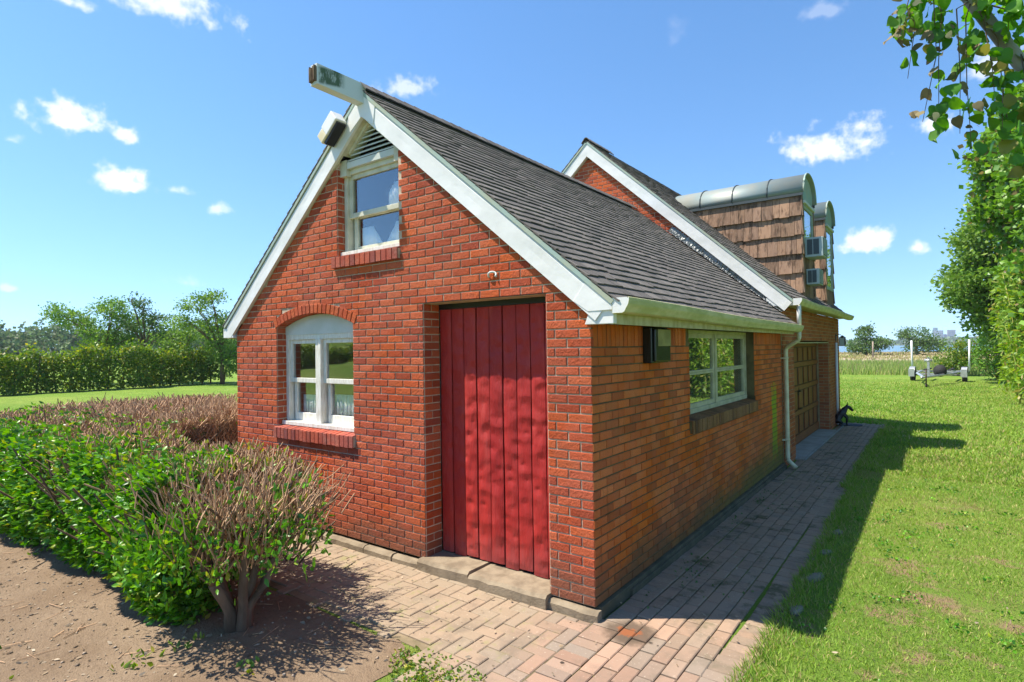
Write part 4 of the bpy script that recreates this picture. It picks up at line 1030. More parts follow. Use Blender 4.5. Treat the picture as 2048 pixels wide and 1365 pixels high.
# ------------------------------------------------------------------ brick path
PZ = -.08
def build_path():
    base = MB(); base.box(-5.0, .02, -.98, -.02, -.2, PZ-.010); base.box(.02, 1.05, -2.6, 5.15, -.2, PZ-.0185); base.box(.14, .93, 5.15, 12.42, -.2, PZ-.0175); base.box(-.75, .02, -2.6, -.98, -.2, PZ-.017)
    path = tag(base.build('path', MT['joint']), kind='structure')
    P = []                                                                   # x0,x1,y0,y1
    u = .1016
    for i in range(-52, 2):                                                  # herringbone in front of the door
        for j in range(-30, 2):
            d = (i-j) % 4
            if d == 0: q = (i*u, (i+2)*u, j*u, (j+1)*u)
            elif d == 2: q = (i*u, (i+1)*u, (j-1)*u, (j+1)*u)
            else: continue
            x0, x1, y0, y1 = q; x1 = min(x1, .0); y1 = min(y1, -.055)
            ylim = -.93 if x0 < -.75 else -1.0-(x0+.75)*2.1
            xm, ym = (x0+x1)/2, (y0+y1)/2
            if x1-x0 < .03 or y1-y0 < .03 or ym < ylim or x0 < -4.95: continue
            P.append((x0, x1, y0, y1))
    y = -2.6
    while y < 5.05:                                                          # cross bricks by the wall and along the edge
        w = u+random.uniform(-.002, .002)
        if y > .0 or True: P.append((.045 if y > -.02 else .005, .205, y, y+w))
        sx = .02*math.sin(y*1.1)+.012*math.sin(y*2.7); P.append((.832+sx, 1.035+sx, y, y+w)); y += w
    for r in range(6):
        x0 = .212+r*.1035; y = -2.6-(r % 2)*.1-random.uniform(0, .05)
        while y < 5.1: P.append((x0, x0+.101, y, y+.1965)); y += .2035
    for r in range(8):
        x0 = .178+r*.094; y = 5.12-(r % 2)*.1
        while y < 12.35: P.append((x0, x0+.0915, max(y, 5.12), y+.1965)); y += .2035
    for yy in np.arange(5.2, 6.9, u): P.append((.05, .17, yy, yy+u))
    for yy in np.arange(10.95, 12.3, u): P.append((.05, .13, yy, yy+u))
    sc = []
    for x0, x1, y0, y1 in P:
        p = px(((x0+x1)/2, (y0+y1)/2, PZ)); ok = p and -30 < p[0] < 2078 and p[1] < 1400
        sc.append((x1-x0)*(y1-y0)/p[2]**3 if ok else 0)
    single = set(sorted(range(len(P)), key=lambda i: -sc[i])[:300]); cache = {}; rest = MB()
    def pv(m, L, Wd, f, rnd=0.0):
        g, ch, h = .0022, .006, .03
        ring = lambda k, z: [f(sx*(L/2-k), sy*(Wd/2-k), z) for sx, sy in ((-1, -1), (1, -1), (1, 1), (-1, 1))]
        m.add(ring(g+ch, 0)+ring(g, -ch*.8)+ring(g, -h), [(0, 1, 2, 3)]+[(4+i, 4+(i+1) % 4, (i+1) % 4, i) for i in range(4)]+[(8+i, 8+(i+1) % 4, 4+(i+1) % 4, 4+i) for i in range(4)], rnd)
    for i, (x0, x1, y0, y1) in enumerate(P):
        if sc[i] == 0 and not (-5 < x0): continue
        cx, cy = (x0+x1)/2, (y0+y1)/2
        z = PZ+random.uniform(-.003, .003)+.004*math.sin(cx*3+cy*1.7)-(.004 if x0 > .8 and y0 < 5 else 0); ry, rx, rz = random.gauss(0, .008), random.gauss(0, .008), random.gauss(0, .008)
        if i in single:
            k = (round(x1-x0, 3), round(y1-y0, 3))
            if k not in cache:
                m = MB(); pv(m, k[0], k[1], lambda a, b, c: (a, b, c)); me = bpy.data.meshes.new('paver'); me.from_pydata(m.v, [], m.f); me.materials.append(MT['paver']); cache[k] = me
            o = bpy.data.objects.new('paver', cache[k]); o.location = (cx, cy, z); o.rotation_euler = (rx, ry, rz); link(o, path)
        else:
            R = Euler((rx, ry, rz)).to_matrix(); pv(rest, x1-x0, y1-y0, lambda a, b, c: tuple(R@Vector((a, b, c))+Vector((cx, cy, z))), random.random())
    tag(rest.build('paver_field', MT['paver'], path), kind='stuff')
build_path()

# ------------------------------------------------------------------ fittings on the house (things of their own)
def face_grid(m, fn, s0, s1, t0, t1, n, d, th=.004):
    for i in range(n): t = t0+(t1-t0)*(i+.5)/n; m.prism([(s0, t-.35*(t1-t0)/n), (s1, t-.35*(t1-t0)/n), (s1, t+.35*(t1-t0)/n), (s0, t+.35*(t1-t0)/n)], fn, d, d+th)
MT['cover_reflection'] = m_plain('cover_reflection', (.30, .25, .11), (.20, .17, .07), 8, .25, .05, 30)
mbx = tag(empty('meter_box', (.06, 1.06, 1.69)), 'black utility meter box on the shaded brick wall under the eave', 'utility box')
m = MB(); m.box(-.06, .02, -.19, .17, 0, .295); m.build('housing', MT['black_gloss'], mbx, bevel=.008)
m = MB(); m.box(.021, .045, -.165, .165, .012, .285); m.build('cover', MT['black_gloss'], mbx, bevel=.01)
m = MB(); m.box(-.055, .047, -.20, .18, .296, .302); m.build('lid', MT['black'], mbx); m = MB(); m.box(.0455, .049, -.12, .16, .14, .28); m.build('reflection_patch', MT['cover_reflection'], mbx, bevel=.004)  # reflection on the upper glossy cover painted in as a tan patch
def ac(loc, lx, ly, lz, label):
    o = tag(empty('window_air_conditioner', loc), label, 'air conditioner', 'air conditioners on the near dormer')
    m = MB(); m.box(0, lx, 0, ly, 0, lz); m.build('casing', MT['ac'], o, bevel=.008)
    m = MB(); fn = lambda s, t, d: (s, -d, t)
    for a, b in ((.12, .42), (.46, .78)):
        m.prism([(lx*a, lz*.12), (lx*b, lz*.12), (lx*b, lz*.9), (lx*a, lz*.9)], lambda s, t, d: (s, d, t), -.004, .0)
    m.build('side_grille', MT['ac_dark'], o)
    m = MB(); m.box(lx, lx+.004, ly*.06, ly*.94, lz*.08, lz*.92); m.build('coil', MT['ac_dark'], o)
    m = MB(); face_grid(m, lambda s, t, d: (lx+.004+d, s, t), ly*.08, ly*.92, lz*.1, lz*.9, 10, 0, .004); m.build('coil_fins', MT['ac'], o)
    return o
ac((.015, 8.2, 3.44), .30, .50, .36, 'larger air conditioner set in the near dormer window')
ac((.015, 8.28, 2.94), .22, .42, .29, 'smaller air conditioner mounted below the other on the near dormer')
fl = tag(empty('flood_light', (-2.70, -.06, 3.99)), 'boxy white flood light with yellowed lens on the left rake', 'flood light')
fl.rotation_euler = (0, -math.atan(M1), 0)
m = MB(); m.box(-.10, .10, -.12, .01, .0, .13); m.build('housing', MT['white'], fl, bevel=.008)
m = MB(); m.box(-.205, -.101, -.115, .005, .004, .126); m.build('lens', MT['lens'], fl, bevel=.012)
m = MB(); m.box(-.18, .08, -.10, .0, -.028, -.001); m.build('base_plate', MT['black'], fl)
wl = tag(empty('wall_lantern', (.012, 11.95, 1.92)), 'small black wall lantern at the far garage corner', 'wall lamp')
m = MB(); m.box(0, .015, -.05, .05, -.02, .14); m.build('back_plate', MT['black'], wl)
m = MB(); m.tube([(.01, 0, .10), (.08, 0, .14), (.12, 0, .11)], .009, 6); m.build('arm', MT['black'], wl)
m = MB()
for a in (-.055, .055):
    for b in (-.055, .055): m.box(.14+a-.006, .14+a+.006, b-.006, b+.006, -.12, .05)
m.box(.075, .205, -.065, .065, -.135, -.12); m.add([(.065, -.075, .05), (.215, -.075, .05), (.215, .075, .05), (.065, .075, .05), (.14, 0, .115)], [(0, 1, 4), (1, 2, 4), (2, 3, 4), (3, 0, 4), (3, 2, 1, 0)]); m.build('lantern_cage', MT['black'], wl)
m = MB(); m.box(.092, .188, -.048, .048, -.118, .046); m.build('lantern_glass', MT['lamp_glass'], wl)
hk = MB(); hk.tube([(-.875+.036*math.cos(t), -.012+.012*math.sin(t*2), 2.405+.034*math.sin(t)) for t in np.linspace(-.2, math.pi+.2, 12)], .0085, 8); hk.tube([(-.84, .01, 2.40), (-.84, -.012, 2.40)], .007, 6)
tag(hk.build('wall_hook', MT['grey_board']), 'bent white hook in the brickwork above the red door', 'hook')
# door mat and horse
m = MB(); pts = [(-.02, -.2), (.30, -.2)]+[(.30+.16*math.cos(t), .2*math.sin(t)) for t in np.linspace(-1.3, 1.3, 12)]+[(.30, .2), (-.02, .2)]
m.prism(pts, lambda a, b, d: (a, b, d), 0.012, 0); tag(m.build('door_mat', MT['mat'], loc=(.06, 11.98, PZ+.006)), 'dark blue rounded mat beside the black horse', 'mat')
def horse():
    J_ = {'pel': (0, 0, .17, .075), 'mid': (.05, 0, .25, .078), 'ch': (.10, 0, .30, .078), 'nk': (.125, 0, .375, .062), 'pl': (.165, 0, .43, .048), 'hd': (.205, 0, .425, .042), 'ms': (.25, 0, .37, .029), 'mz': (.275, 0, .335, .024),
          'hL': (-.01, .06, .13, .052), 'kL': (.075, .07, .085, .032), 'aL': (.015, .075, .045, .02), 'fL': (.075, .075, .012, .02),
          'hR': (-.01, -.06, .13, .052), 'kR': (.075, -.07, .085, .032), 'aR': (.015, -.075, .045, .02), 'fR': (.075, -.075, .012, .02),
          'sL': (.11, .045, .27, .036), 'eL': (.175, .05, .20, .024), 'wL': (.155, .05, .12, .016), 'gL': (.185, .05, .085, .017),
          'sR': (.11, -.045, .27, .036), 'eR': (.16, -.055, .18, .024), 'wR': (.15, -.05, .09, .016), 'gR': (.165, -.05, .013, .019),
          't1': (-.075, 0, .17, .022), 't2': (-.115, 0, .10, .018), 't3': (-.12, 0, .03, .012)}
    E_ = ['pel mid', 'mid ch', 'ch nk', 'nk pl', 'pl hd', 'hd ms', 'ms mz', 'pel hL', 'hL kL', 'kL aL', 'aL fL', 'pel hR', 'hR kR', 'kR aR', 'aR fR', 'ch sL', 'sL eL', 'eL wL', 'wL gL', 'ch sR', 'sR eR', 'eR wR', 'wR gR', 'pel t1', 't1 t2', 't2 t3']
    ks = list(J_); me = bpy.data.meshes.new('body'); me.from_pydata([J_[k][:3] for k in ks], [(ks.index(a), ks.index(b)) for a, b in (e.split() for e in E_)], [])
    root = tag(empty('horse_statue', (.06, 11.66, PZ+.002)), 'small black rearing horse figure at the far garage corner', 'statue'); root.rotation_euler = (0, 0, rad(10)); root.scale = (1.12, 1.12, 1.05)
    o = bpy.data.objects.new('body', me); link(o, root); me.materials.append(MT['black'])
    sk = o.modifiers.new('skin', 'SKIN'); lay = me.skin_vertices[0] if me.skin_vertices else None
    if lay is None:
        bpy.context.view_layer.objects.active = o; bpy.ops.mesh.customdata_skin_add(); lay = me.skin_vertices[0]
    for i, k in enumerate(ks): lay.data[i].radius = (J_[k][3],)*2; lay.data[i].use_root = (k == 'pel')
    ss = o.modifiers.new('sub', 'SUBSURF'); ss.levels = ss.render_levels = 2
    m = MB()
    for s in (-1, 1): m.add([(.175, s*.012, .488), (.195, s*.03, .485), (.182, s*.02, .488), (.178, s*.025, .545)], [(0, 1, 3), (1, 2, 3), (2, 0, 3)])
    m.build('ears', MT['black'], root)
    m = MB(); vs = []
    for i in range(9): t = i/8; vs += [(.06+.115*t-.03*math.sin(t*3), -.006, .30+.19*t), (.06+.115*t-.03*math.sin(t*3), .006, .30+.19*t), (.09+.1*t, 0, .29+.18*t)]
    m.add(vs, [(3*i+a, 3*i+3+a, 3*i+3+b, 3*i+b) for i in range(8) for a, b in ((0, 1), (1, 2), (2, 0))]); m.build('mane', MT['black'], root)
horse()

# ------------------------------------------------------------------ vegetation helpers
LEAF_V = [(0, 0, 0), (-.25, .05, .32), (.25, .05, .32), (-.16, .04, .70), (.16, .04, .70), (0, .06, 1.0), (0, -.03, .36), (0, -.02, .70)]
LEAF_F = [(0, 2, 6), (0, 6, 1), (1, 6, 7), (1, 7, 3), (6, 2, 4), (6, 4, 7), (3, 7, 5), (7, 4, 5)]
LF_S_V = [(0, 0, 0), (-.3, .05, .5), (.3, .05, .5), (0, 0, 1)]; LF_S_F = [(0, 2, 1), (1, 2, 3)]
_o = [(.0, 0.02), (.17, -.02), (.29, .12), (.33, .30), (.28, .50), (.19, .68), (.09, .84), (0, 1.0)]
_mid = [(0, 0, .02), (0, .02, .20), (0, .03, .42), (0, .02, .66), (0, -.05, 1.0)]
HEART_V = _mid+[(sx*a, .10-.35*a+.10*b*b, b) for sx in (1, -1) for a, b in _o[1:-1]]
HEART_F = []
for q_, b_ in ((1, 5), (-1, 11)):
    for tri in ((0, b_, b_+1), (0, b_+1, 1), (1, b_+1, b_+2), (1, b_+2, 2), (2, b_+2, b_+3), (2, b_+3, 3), (3, b_+3, b_+4), (3, b_+4, b_+5), (3, b_+5, 4)): HEART_F.append(tri if q_ > 0 else tri[::-1])
def leaves(name, pos, dirs, size, mat, parent=None, fine=False, rnd=None, wide=1.0, kind=None):
    n = len(pos); R = frames(dirs, RNG.uniform(0, 6.283, n)); s = np.asarray(size)*np.ones(n)
    S = np.stack([s*wide, s*wide, s], 1)
    v, f, k = scatter(HEART_V if fine == 'heart' else LEAF_V if fine else LF_S_V, HEART_F if fine == 'heart' else LEAF_F if fine else LF_S_F, R, np.asarray(pos), S)
    r = RNG.random(n) if rnd is None else rnd
    o = np_mesh(name, v, f, mat, np.repeat(r, k), parent=parent)
    if kind: tag(o, kind=kind)
    return o
TW_V = []
for zz, rr, off in ((0, 1, 0), (.5, .9, .10), (1, .75, 0)):
    for k in range(3): TW_V.append((math.cos(k*2.094)*rr, math.sin(k*2.094)*rr+off*8, zz))
TW_F = [(i*3+k, i*3+(k+1) % 3, i*3+3+(k+1) % 3, i*3+3+k) for i in range(2) for k in range(3)]
def twigs(name, pos, dirs, length, r, mat, parent=None):
    n = len(pos); R = frames(dirs, RNG.uniform(0, 6.283, n)); S = np.stack([np.ones(n)*r, np.ones(n)*r, np.ones(n)*length], 1)
    v, f, k = scatter(TW_V, TW_F, R, np.asarray(pos), S); return np_mesh(name, v, f, mat, np.repeat(RNG.random(n), k), parent=parent)
def crown_points(blobs, n, shell=.55):
    """points in a set of (cx,cy,cz,rx,ry,rz) blobs, more near the surface; clumped"""
    vol = np.array([b[3]*b[4]*b[5] for b in blobs])**.67; vol /= vol.sum(); out = []; dr = []
    for b, w in zip(blobs, vol):
        k = max(4, int(n*w)); d = rnd_dirs(k); r = (shell+(1-shell)*RNG.random(k))
        lump = 1+.22*np.sin(d[:, 0]*5+b[0])*np.sin(d[:, 1]*6+b[1])+.16*np.sin(d[:, 2]*7+b[2]*3)+.10*np.sin(d[:, 0]*13+d[:, 2]*11)
        p = d*(r*lump)[:, None]*np.array(b[3:6])+np.array(b[:3]); out.append(p); dr.append(d)
    return np.concatenate(out), np.concatenate(dr)
def clumped(blobs, nclump, per, csize, shell=.6):
    c, d = crown_points(blobs, nclump, shell); m = len(c)
    p = np.repeat(c, per, 0)+RNG.normal(size=(m*per, 3))*csize*np.array([1, 1, .6]); dd = np.repeat(d, per, 0)*.7+rnd_dirs(m*per)
    return p, dd, np.repeat(RNG.random(m), per)*.5+RNG.random(m*per)*.5
def limb_tree(m, base, tips, r0, r1=.02, wob=.12, seed=0):
    rg = random.Random(seed); base = Vector(base)
    for t in tips:
        t = Vector(t); L = (t-base).length; pts = []; n = 7
        for i in range(n+1):
            u = i/n; p = base.lerp(t, u); p.z += L*.08*math.sin(u*math.pi)
            if 0 < i < n: p += Vector((rg.uniform(-1, 1), rg.uniform(-1, 1), rg.uniform(-.5, .5)))*wob*L*.12
            pts.append(p)
        m.tube(pts, [r0+(r1-r0)*(i/n)**.7 for i in range(n+1)], 6)
def tree(name, label, cat, base, trunk_h, blobs, nclump, per, csize, lsize, leafmat, bark='bark', r0=.12, group=None, shell=.6, seed=0, wide=1.0):
    root = tag(empty(name, base), label, cat, group)
    bl = [(b[0]-base[0], b[1]-base[1], b[2]-base[2], *b[3:]) for b in blobs]
    m = MB(); fork = (RNG.normal()*.08, RNG.normal()*.08, trunk_h); m.tube([(0, 0, -.15), (fork[0]*.4, fork[1]*.4, trunk_h*.5), fork], [r0*1.35, r0*1.05, r0*.9], 8)
    tips = []
    for b in bl: tips += [(b[0], b[1], b[2]+b[5]*.5), (b[0]+b[3]*.6, b[1]-b[4]*.4, b[2]+b[5]*.2), (b[0]-b[3]*.6, b[1]+b[4]*.3, b[2])]
    limb_tree(m, fork, tips, r0*.6, .012, seed=seed); m.build('trunk', MT[bark], root)
    p, d, r = clumped(bl, nclump, per, csize, shell); leaves('crown', p, d, lsize*(.7+.6*RNG.random(len(p))), MT[leafmat], root, rnd=r, wide=wide)
    return root

# ------------------------------------------------------------------ the pruned shrubs in front of the house
def hedge_top(x, y): return 1.0+.13*np.clip((y+.6)*1.3, 0, 1)*np.clip((x+11.5)/3, 0, 1)+.035*np.sin(x*3.1+y*2)+.025*np.sin(x*7.3-y*5)-.02*np.clip(-x-6, 0, 6)
def near_shrub():
    root = tag(empty('shrub', (-2.02, -1.50, -.09)), 'gnarled leafy shrub with several trunks nearest the red door', 'shrub'); root.scale = (.80, .86, 1.06)
    m = MB(); rg = random.Random(3); tips = []
    bases = [(-.05, -.03), (.03, -.06), (.09, .0), (.0, .05), (.06, .05)]
    forks = []
    for i, (bx, by) in enumerate(bases):
        top = Vector((bx*3.2+rg.uniform(-.12, .12), by*3+rg.uniform(-.08, .1), .42+rg.uniform(-.06, .14)))
        m.tube([(bx*.9, by*.9, -.06), (bx*1.2+rg.uniform(-.02, .02), by*1.2, .12), (top.x*.7, top.y*.7, .27), top], [.06, .043, .038, .032], 8); forks.append(top)
    for i in range(105):
        f = rg.choice(forks); ang = rg.uniform(-2.9, 2.9); reach = rg.uniform(.15, .78)
        t = (f.x+reach*math.cos(ang)*.95-.12, f.y+reach*math.sin(ang)*.8+.08, rg.uniform(.62, 1.0)); limb_tree(m, f, [t], .016, .0055, .3, i); tips.append(t)
    m.build('trunk', MT['bark'], root)
    P = []; Dv = []
    for t in tips:
        for k in range(13):
            s = rg.uniform(.25, 1.05); P.append((t[0]*s+rg.uniform(-.13, .13), t[1]*s+rg.uniform(-.13, .13), t[2]*(.55+.42*s)+rg.uniform(-.10, .02))); Dv.append((t[0]*.5+rg.uniform(-.5, .5)+.15, t[1]*.5+rg.uniform(-.5, .5), rg.uniform(.35, 1.2)))
    P = np.array(P); Dv = np.array(Dv); P[:, 2] = np.minimum(P[:, 2], .90)
    twigs('twigs', P, Dv, .10+.14*RNG.random(len(P)), .0035+.003*RNG.random(len(P)), MT['twig'], root)
    # sheared top of bare stubs
    n = 620; a = RNG.uniform(0, 6.283, n); q = np.sqrt(RNG.random(n)); x = -.25+q*np.cos(a)*.95; y = .12+q*np.sin(a)*.62
    z = .72+.16*RNG.random(n)-.06*q**3; d = np.stack([x*.6+RNG.normal(size=n)*.5, y*.5+RNG.normal(size=n)*.5, np.ones(n)], 1)
    twigs('stub_twigs', np.stack([x, y, z], 1), d, .07+.16*RNG.random(n), .002+.0065*RNG.random(n)**1.6, MT['twig'], root)
    # leaves hang on the lower outside and thin out over the top
    n = 7000; a = RNG.uniform(0, 6.283, n); q = .55+.50*RNG.random(n); h = RNG.random(n)**.8
    x = -.08+q*np.cos(a)*(.55+.42*np.sin(h*2.6)); y = .0+q*np.sin(a)*(.42+.30*np.sin(h*2.6)); z = .16+h*.66
    keep = RNG.random(n) < np.clip(.55-1.0*x-.9*y-.5*np.clip(h-.75, 0, 1)*4*(x > -.3), .30, 1.0)*np.where((z < .44) & (x > -.40), .07, 1.0)*np.where((z < .62) & (x > .05), .45, 1.0); P = np.stack([x, y, z], 1)[keep]; k = len(P)
    # gather them in sprays
    c = P[RNG.integers(0, k, 420)]; P = np.concatenate([P[:k//3], np.repeat(c, 8, 0)+RNG.normal(size=(420*8, 3))*.045]); k = len(P)
    Q = np.stack([RNG.uniform(-.95, .6, 620), RNG.uniform(-.45, .55, 620), RNG.uniform(.55, .97, 620)], 1); P = np.concatenate([P, Q]); k = len(P)
    d = np.stack([P[:, 0]*.8, P[:, 1]*.8, RNG.uniform(-.3, .9, k)], 1)+RNG.normal(size=(k, 3))*.45
    leaves('leaves', P, d, .042+.032*RNG.random(k), MT['leaf_shrub'], root, True, wide=.95)
near_shrub()
def pruned_hedge(name, label, x0, x1, yf, yb, n_tw, n_lf, seed, leaf_face=True):
    """a sheared hedge from x0 (right) to x1 (left); yf(x), yb(x) are its near and far edges"""
    root = tag(empty(name, ((x0+x1)/2, (yf((x0+x1)/2)+yb((x0+x1)/2))/2, -.09)), label, 'hedge')
    off = np.array(root.location)
    def dens(n):                                                            # denser near the camera
        u = RNG.random(n)**1.5; return x0+(x1-x0)*u
    x = dens(n_tw); v = RNG.random(n_tw); y = yf(x)+(yb(x)-yf(x))*v; top = hedge_top(x, y)-.10*np.exp(-((v)/.07))-.06*np.exp(-(1-v)/.06)
    z = top-.30*RNG.random(n_tw)**1.6-.16; d = np.stack([RNG.normal(size=n_tw)*.6, RNG.normal(size=n_tw)*.6-.35*np.exp(-v/.1), np.ones(n_tw)], 1)
    L = np.minimum(.09+.14*RNG.random(n_tw), top-z+.03)
    far = np.clip((x0-x)/9, 0, 1); twigs('twigs', np.stack([x, y, z], 1)-off, d, L, (.0022+.0072*RNG.random(n_tw)**1.7)*(1+far*.9), MT['twig'], root)
    # old wood inside
    k = n_tw//7; x = dens(k); v = RNG.random(k); y = yf(x)+(yb(x)-yf(x))*v; z = .05+.5*RNG.random(k)
    twigs('branches', np.stack([x, y, z], 1)-off, np.stack([RNG.normal(size=k)*.6, RNG.normal(size=k)*.6, np.ones(k)], 1), .3+.25*RNG.random(k), .007+.006*RNG.random(k), MT['bark'], root)
    m = MB(); rg = random.Random(seed); xx = x0-.5
    while xx > x1:                                                          # a trunk every half metre or so
        yy = (yf(xx)+yb(xx))/2+rg.uniform(-.2, .2)
        for _ in range(3): m.tube([(xx-off[0]+rg.uniform(-.05, .05), yy-off[1]+rg.uniform(-.05, .05), 0), (xx-off[0]+rg.uniform(-.15, .15), yy-off[1]+rg.uniform(-.15, .15), .6)], [.035, .018], 6)
        xx -= rg.uniform(.45, .7)
    m.build('trunk', MT['bark'], root)
    # leafy face
    n = n_lf; x = dens(n); h = RNG.random(n); top = hedge_top(x, yf(x)); bulge = .22*np.sin(np.clip(h, 0, 1)*2.7)+.06*np.sin(x*4.1+h*5)+.05*np.sin(x*9+h*11)
    depth = RNG.random(n)**1.7*(.35+.35*h**3)
    y = yf(x)-bulge+.12+depth; z = .04+h*(top+.03)-.09+.02*np.sin(x*6)
    P = np.stack([x, y, z], 1)-off; d = np.stack([RNG.normal(size=n)*.55, -.75+RNG.normal(size=n)*.45, .15+RNG.normal(size=n)*.55], 1)
    far = np.clip((x0-x)/9, 0, 1)
    leaves('leaves', P, d, (.042+.03*RNG.random(n))*(1+.6*far), MT['leaf_shrub'], root, True, wide=.95)
    # stray leaves on the sheared top
    k = n_lf//9; x = dens(k); v = RNG.random(k)**1.3; y = yf(x)+(yb(x)-yf(x))*v; z = hedge_top(x, y)-.22*RNG.random(k)-.06
    leaves('top_leaves', np.stack([x, y, z], 1)-off, np.stack([RNG.normal(size=k)*.6, RNG.normal(size=k)*.6, np.ones(k)], 1), .04+.03*RNG.random(k), MT['leaf_hedge'], root, True)
    return root
pruned_hedge('pruned_hedge', 'sheared hedge with brown bare top and green leafy near side', -2.35, -11.5, lambda x: -1.86+.06*np.sin(x*1.3)-.02*np.clip(-x-5, 0, 9), lambda x: -.72+.05*np.sin(x*2.1)+0*x, 13000, 48000, 4)
pruned_hedge('pruned_hedge', 'brown twiggy hedge further back, beyond the left corner of the house', -5.2, -12.5, lambda x: -.60+.04*np.sin(x*2)+0*x, lambda x: .2+np.clip(-x-5.2, 0, 4.2)*.52+0*x, 14000, 3500, 5)

# ------------------------------------------------------------------ left background
def vine_hedge():
    root = tag(empty('vine_hedge', (-34, 8, 0)), 'long vine-grown hedge at the far side of the left lawn', 'hedge'); n = 70000
    y = RNG.uniform(-26, 15, n); u = RNG.random(n); z = 2.0*u**.85; th = RNG.random(n)**1.6
    bx = -33.6+.25*np.sin(y*.8)+.2*np.sin(y*2.1)-.10*(y-14)*.3*-.15
    cx = bx-.75+(.75-th*1.3)*np.sqrt(np.clip(1-(z/2.35)**4, 0, 1))+.18*np.sin(y*3.3+z*4); zt = z*(1+.10*np.sin(y*.9)+.08*np.sin(y*2.7)+.05*np.sin(y*6.3)+.10*np.maximum(0, RNG.normal(size=n))*(u > .8))+.25*np.exp(-((y-15)/3)**2)
    keep = RNG.random(n) < np.where((zt < 1.2) & (np.sin(y*2.3)+np.sin(y*5.1+z) > 1.1), .6, 1)
    P = np.stack([cx+34, y-8, zt-.05], 1)[keep]; k = len(P); d = rnd_dirs(k)+np.array([.5, -.1, .25])
    leaves('foliage', P, d, .12+.10*RNG.random(k), MT['leaf_hedge'], root)
    m = MB(); rg = random.Random(4); yy = -26
    while yy < 15: m.tube([(-.35, yy-8, -.1), (-.35+rg.uniform(-.2, .2), yy-8+rg.uniform(-.2, .2), 1.7)], [.05, .02], 5); yy += rg.uniform(.5, .9)
    m.build('stems', MT['bark'], root)
vine_hedge()
GL = 'trees behind the vine hedge'
tree('feathery_tree', 'wide feathery tree with open spreading crown behind the vine hedge', 'tree', (-40.2, 10.2, 0), 1.9, [(-41.6, 8.3, 4.35, 1.5, 1.0, .45), (-41.0, 9.2, 3.9, 1.2, 1.0, .5), (-39.9, 10.6, 4.7, 1.8, 1.2, .55), (-39.5, 11.3, 3.9, 1.4, 1.2, .55), (-40, 10.2, 2.8, 1.6, 1.5, .8), (-39.6, 11.9, 2.8, 1.0, 1.0, .6)], 330, 22, .20, .15, 'leaf_tree', r0=.10, group=GL, shell=.35, seed=1)
tree('sparse_tree', 'tall thin dark tree with ragged top behind the vine hedge', 'tree', (-37.8, 11.7, 0), 2.0, [(-38.0, 11.6, 4.6, .55, .5, .9), (-38.4, 11.1, 5.15, .25, .25, .5), (-37.6, 12.2, 3.9, .9, .8, .7), (-38.3, 11.1, 3.4, .9, .8, .6), (-37.3, 12.6, 2.9, .9, .8, .7)], 150, 22, .16, .13, 'leaf_dark', r0=.08, group=GL, shell=.25, seed=2)
tree('bushy_tree', 'low bushy green tree between two taller trees behind the hedge', 'tree', (-36.2, 13.0, 0), 1.2, [(-36.4, 12.6, 2.6, 1.1, 1.0, .9), (-35.7, 13.6, 3.1, 1.0, .9, .7), (-36.6, 12.8, 1.8, 1.3, 1.2, .8)], 200, 22, .2, .14, 'leaf_tree', r0=.08, group=GL, shell=.4, seed=3)
tree('leaning_tree', 'green tree with bare dead branch tips beside the left eave', 'tree', (-32.8, 13.9, 0), 1.8, [(-33.4, 12.6, 4.7, .9, .9, .5), (-32.8, 13.3, 5.1, .8, .7, .45), (-34.0, 12.2, 3.7, 1.0, .8, .5), (-32.9, 13.6, 3.6, 1.3, 1.1, .9), (-32.7, 14.0, 2.3, 1.5, 1.2, 1.2), (-32.3, 14.8, 1.2, 1.2, 1.0, 1.0)], 360, 22, .2, .14, 'leaf_tree', r0=.11, group=GL, shell=.4, seed=4)
def far_wood():
    blobs = []
    rg = random.Random(8)
    for i in range(46):
        t = i/45; x = -215+55*t+rg.uniform(-10, 10); y = 5+95*t+rg.uniform(-6, 6); h = rg.uniform(7.5, 11.5)*(1-.25*t)
        blobs.append((x, y, h*.5, rg.uniform(5, 7.5), rg.uniform(5, 7.5), h*.55))
    p, d, r = clumped(blobs, 3600, 12, .8, .8); o = leaves('far_wood', p, d, .6+.5*RNG.random(len(p)), MT['leaf_wood'], rnd=r, wide=1.5)
    tag(o, 'wooded rise far off on the left', 'woods', kind='stuff')
far_wood()
for i, (x, y, h, hw) in enumerate(((-60, -42, 8, 5), (-46, -40, 7, 4.5), (-33, -38, 8, 5), (-20, -36, 7, 4.5))):
    tree('yard_tree', ('first', 'second', 'third', 'fourth')[i]+' round tree from the left on the rise behind the photographer', 'tree', (x, y, 2.2), 2.5, [(x, y, h*.75+1, hw, hw, h*.4), (x+2, y+1, h*.6+1, hw*.7, hw*.7, h*.3)], 240, 14, .45, .5, 'leaf_dark', r0=.25, group='trees behind the photographer', seed=20+i, wide=1.3)

